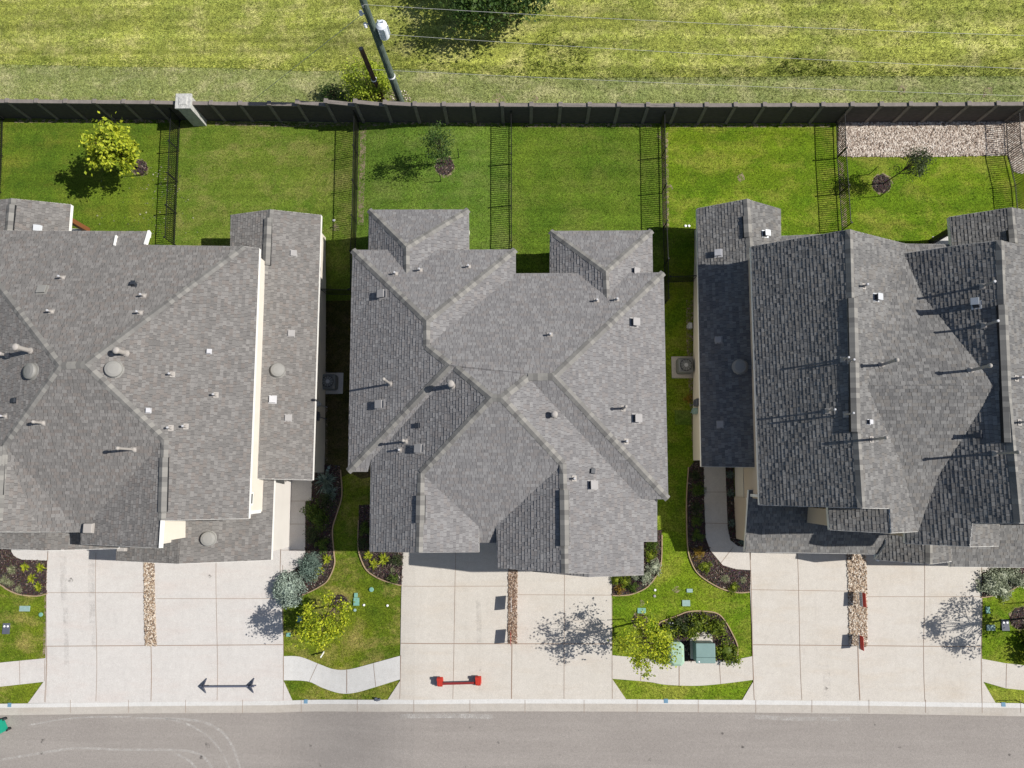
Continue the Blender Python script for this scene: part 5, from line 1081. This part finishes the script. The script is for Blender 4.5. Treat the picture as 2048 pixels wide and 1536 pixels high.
p = G(648, 1306); m = MB(); m.box(p+Vector((0, 0, .3)), (.035, .09, .6), 0, Matrix.Rotation(.2, 3, 'X')); tag(rebase(m.build('marker_post', 'white_cap', bevel=.005), p), 'short white marker stake in the lawn above the curving sidewalk', 'marker')
p = G(2030, 1400); m = MB(); m.tube(p, p+Vector((-.05, .05, .9)), .02, .016, 6); tag(rebase(m.build('marker_post', 'stake'), p), 'thin dark stake in the kerb strip at the lower right corner', 'marker')
# ------------------------------------------------------------------ air conditioners and meters
def ac(px, py, upx, upy, label, pmat):
    b = G(px, py); t = thing('air_conditioner', label, 'air conditioner', b, 'air conditioners beside the houses')
    m = MB(); m.box(b+Vector((0, 0, .06)), (1.16, 1.14, .12)); m.build('pad', pmat, t, bevel=.015); u = b+Vector(((upx-px)/38.4, -(upy-py)/38.4, .12))
    m = MB(); m.box(u+Vector((0, 0, .36)), (.80, .80, .72)); cb = m.build('housing', 'ac_grey', t, bevel=.12)
    m = MB(); m.lathe(u+Vector((0, 0, .70)), [(.31, 0), (.31, .035), (.28, .04), (.28, .01), (.1, .008)], 28); fr = m.build('fan_grille', 'dark_metal', t)
    m = MB()
    for i in range(12): a = i*math.pi/6; m.bar(u+Vector((.1*math.cos(a), .1*math.sin(a), .745)), u+Vector((.3*math.cos(a), .3*math.sin(a), .745)), .008)
    m.lathe(u+Vector((0, 0, .73)), [(.1, 0), (.1, .03)], 14); m.build('motor_cap', 'galv', fr)
    m = MB()
    for i in range(4): a = i*math.pi/2+.4; m.box(u+Vector((.17*math.cos(a), .17*math.sin(a), .722)), (.2, .13, .008), 0, Matrix.Rotation(a, 3, 'Z'))
    m.build('fan_blade', 'ac_grey', fr)
    m = MB(); s = 1 if upx > 1000 else -1; m.path([u+Vector((s*.3, -.3 if s > 0 else .3, .3)), u+Vector((s*.55, -.2 if s > 0 else .2, .35)), u+Vector((s*.66, -.1, .7))], .035, 7); m.build('refrigerant_line', 'soffit', t)
ac(666, 767, 664, 767, 'air conditioner on a pale pad in the dark gap beside the left house', 'concrete_west'); ac(1365, 735, 1365, 735, 'air conditioner on a tan pad beside the right house', 'concrete_east')
def meter(px, py, z, sx, sy, mat, label, nm='electric_meter', cat='meter', side=1):
    p = U(px, py, z); m = MB(); m.box(p, (.18, sy, sx)); m.box(p+Vector((side*.1, 0, -.1)), (.08, sy*.5, sx*.4)); m.tube(p-Vector((0, 0, sx/2)), Vector((p.x, p.y, T(p.x, p.y))), .025, .025, 6); tag(rebase(m.build(nm, mat, bevel=.01), (p.x, p.y, T(p.x, p.y))), label, cat)
meter(633, 832, 1.0, .6, .45, 'meter_grey', 'dark electric meter box on the shaded wall of the left house'); meter(636, 808, .9, .35, .25, 'galv', 'small grey box above the electric meter on the left house', side=1)
meter(1394, 805, 1.3, .7, .35, 'meter_grey', 'grey electric panel on the wall of the right house', side=-1); meter(1390, 822, 1.0, .5, .3, 'valve_blue', 'pale meter box just below the grey panel of the right house', side=-1)
meter(1380, 652, .5, .3, .3, 'galv', 'small metal gas meter against the right house wall', 'gas_meter', 'gas meter', -1)
p = G(1366, 835, .02); m = MB(); m.box(p+Vector((0, 0, .01)), (.85, .75, .02)); tag(rebase(m.build('turf_patch', 'grass_c'), p), 'rectangular pale green turf patch in the right gap', 'turf patch')
# ------------------------------------------------------------------ yard signs
def sign(px, py, label, w_=.68, h=.42, z0=.28, mats=('sign_red', 'sign_white'), tilt=.10, red_top=.5, face=-1):
    b = G(px, py, .06); t = thing('yard_sign', label, 'sign', b, 'yard signs in the rock strips between the driveways')
    q = Matrix.Rotation(tilt, 3, 'Y'); zc = z0+h/2
    m = MB(); m.box(b+q @ Vector((0, 0, z0+h*(1-red_top/2))), (.014, w_, h*red_top), 0, q); s1 = m.build('sign_panel', mats[0], t)
    m = MB(); m.box(b+q @ Vector((0, 0, z0+h*(1-red_top)/2)), (.014, w_, h*(1-red_top)), 0, q); m.build('sign_panel', mats[1], t)
    m = MB()
    for r_ in range(2):
        for i in range(7): m.box(b+q @ Vector((face*.010, -w_*.40+i*w_*.13, z0+h*(.12+.16*r_))), (.004, w_*.09, .035), 0, q)
    m.build('sign_lettering', 'sign_dark', t)
    m = MB()
    for s in (-1, 1): m.bar(b+Vector((0, s*w_*.4, 0)), b+q @ Vector((-face*.012, s*w_*.4, z0+h)), .012)
    m.bar(b+Vector((0, -w_*.4, .12)), b+Vector((0, w_*.4, .12)), .012); m.build('sign_stand', 'dark_metal', t)
sign(1713, 1196, 'upper red and white yard sign in the rock strip of the right driveways', h=.50, z0=.25, tilt=.16); sign(1712, 1281, 'lower red yard sign in the rock strip of the right driveways', h=.48, z0=.25, tilt=.05, red_top=.7)
sign(1022, 1204, 'upper pale yard sign seen edge-on in the rock strip of the middle driveways', mats=('sign_white', 'sign_red'), tilt=.03, h=.55); sign(1022, 1271, 'lower red yard sign seen edge-on in the rock strip of the middle driveways', tilt=.0, h=.52, mats=('rust_red', 'rust_red'))
# ------------------------------------------------------------------ barriers on the driveways
a = G(881, 1362, .05); b = G(957, 1360, .05); t = thing('driveway_barrier', 'red metal barrier with square end stands and a long rail', 'barrier', (a+b)/2)
for p in (a, b):
    m = MB(); o = p+Vector((0, .03, 0)); m.box(o+Vector((0, -.05, .02)), (.30, .30, .03)); m.box(o+Vector((.0, .14, .22)), (.30, .16, .06)); m.box(o+Vector((-.02, -.02, .2)), (.06, .34, .36)); m.box(o+Vector((0.0, .0, .35)), (.26, .30, .05)); m.box(o+Vector((0, .14, .40)), (.29, .14, .05)); m.tube(o+Vector((0, -.28, .1)), o+Vector((0, .1, .1)), .025, .025, 8); m.tube(o+Vector((-.12, -.15, .1)), o+Vector((.12, -.15, .1)), .12, .12, 14)
    m.build('end_stand', 'rust_red', t, bevel=.008)
m = MB(); m.bar(a+Vector((0, -.06, .28)), b+Vector((0, -.06, .28)), .11, .05); m.build('rail', 'red_dark', t, bevel=.006)
m = MB(); m.tube(b+Vector((-.42, -.17, .06)), b+Vector((-.05, -.17, .06)), .025, .02, 8); m.build('crank_handle', 'slate_blue', t)
a = G(412, 1371, .05); b = G(507, 1370.5, .05); t = thing('driveway_barrier', 'dark blue-grey folding barrier with pointed fin-like feet and a long rail', 'barrier', (a+b)/2)
for p in (a, b):
    m = MB()
    for s in (-1, 1):
        m.face([p+Vector((.08, .02*s, .5)), p+Vector((-.16, .04*s, .02)), p+Vector((.02, .36*s, .02))]); m.face([p+Vector((.08, .02*s, .5)), p+Vector((-.12, .02*s, .02)), p+Vector((.03, .32*s, .0))])
        m.bar(p+Vector((.03, 0, .45)), p+Vector((.02, .36*s, .02)), .035)
    m.bar(p+Vector((-.32, -.02, .03)), p+Vector((.15, -.0, .03)), .06, .05); m.build('end_stand', 'slate_blue', t)
m = MB(); m.bar(a+Vector((.0, 0, .22)), b+Vector((0.12, 0, .22)), .07, .05); m.build('rail', 'slate_blue', t, bevel=.006)
# ------------------------------------------------------------------ wheeled bin at the left edge of the road
b = G(4, 1452, -.03); t = thing('wheeled_bin', 'green wheeled bin with dark flap and white label at the left end of the road', 'bin', b)
rz = Matrix.Rotation(R_(28), 3, 'Z')
m = MB(); m.box(b+Vector((0, 0, .5)), (.62, .62, .9), 0, rz @ Matrix.Diagonal((1, 1, 1)), 1.12); m.build('bin_body', 'bin_green', t, bevel=.05)
m = MB(); m.box(b+rz @ Vector((-.02, 0, .98)), (.70, .72, .06), 0, rz); m.box(b+rz @ Vector((.1, 0, 1.02)), (.3, .5, .04), 0, rz); ld = m.build('lid', 'bin_green', t, bevel=.02)
m = MB(); m.box(b+rz @ Vector((-.25, 0, 1.025)), (.24, .66, .03), 0, rz); m.build('lid_flap', 'dark_metal', ld); m = MB(); m.box(b+rz @ Vector((.02, -.10, 1.045)), (.13, .26, .008), 0, rz); m.build('label', 'white_cap', ld)
for s in (0, 1): m = MB(); c = b+rz @ Vector((.34, .2+.0*s if s else -.36, .13)); m.tube(c, c+rz @ Vector((0, .08, 0)), .13, .13, 16); m.build('wheel', 'dark_metal', t)
m = MB(); m.tube(b+rz @ Vector((.40, -.26, .92)), b+rz @ Vector((.40, .26, .92)), .02, .02, 8); m.build('handle', 'dark_metal', t)
# scattered leaves on the back lawns
random.seed(5); lm = MB()
for _ in range(130):
    px_ = random.uniform(190, 380); py_ = random.uniform(330, 470); p = G(px_, py_, .045); a = random.uniform(0, 6.28); s = random.uniform(.03, .06)
    if random.random() < .65: px_ = 330+random.gauss(0, 25); p = G(px_, py_, .045)
    d = Vector((math.cos(a), math.sin(a), 0))*s; n_ = Vector((-math.sin(a), math.cos(a), 0.3))*s*.7; lm.face([p-d, p-n_, p+d, p+n_])
o = lm.build('fallen_leaves', 'leaf_drygrass'); o['kind'] = 'stuff'
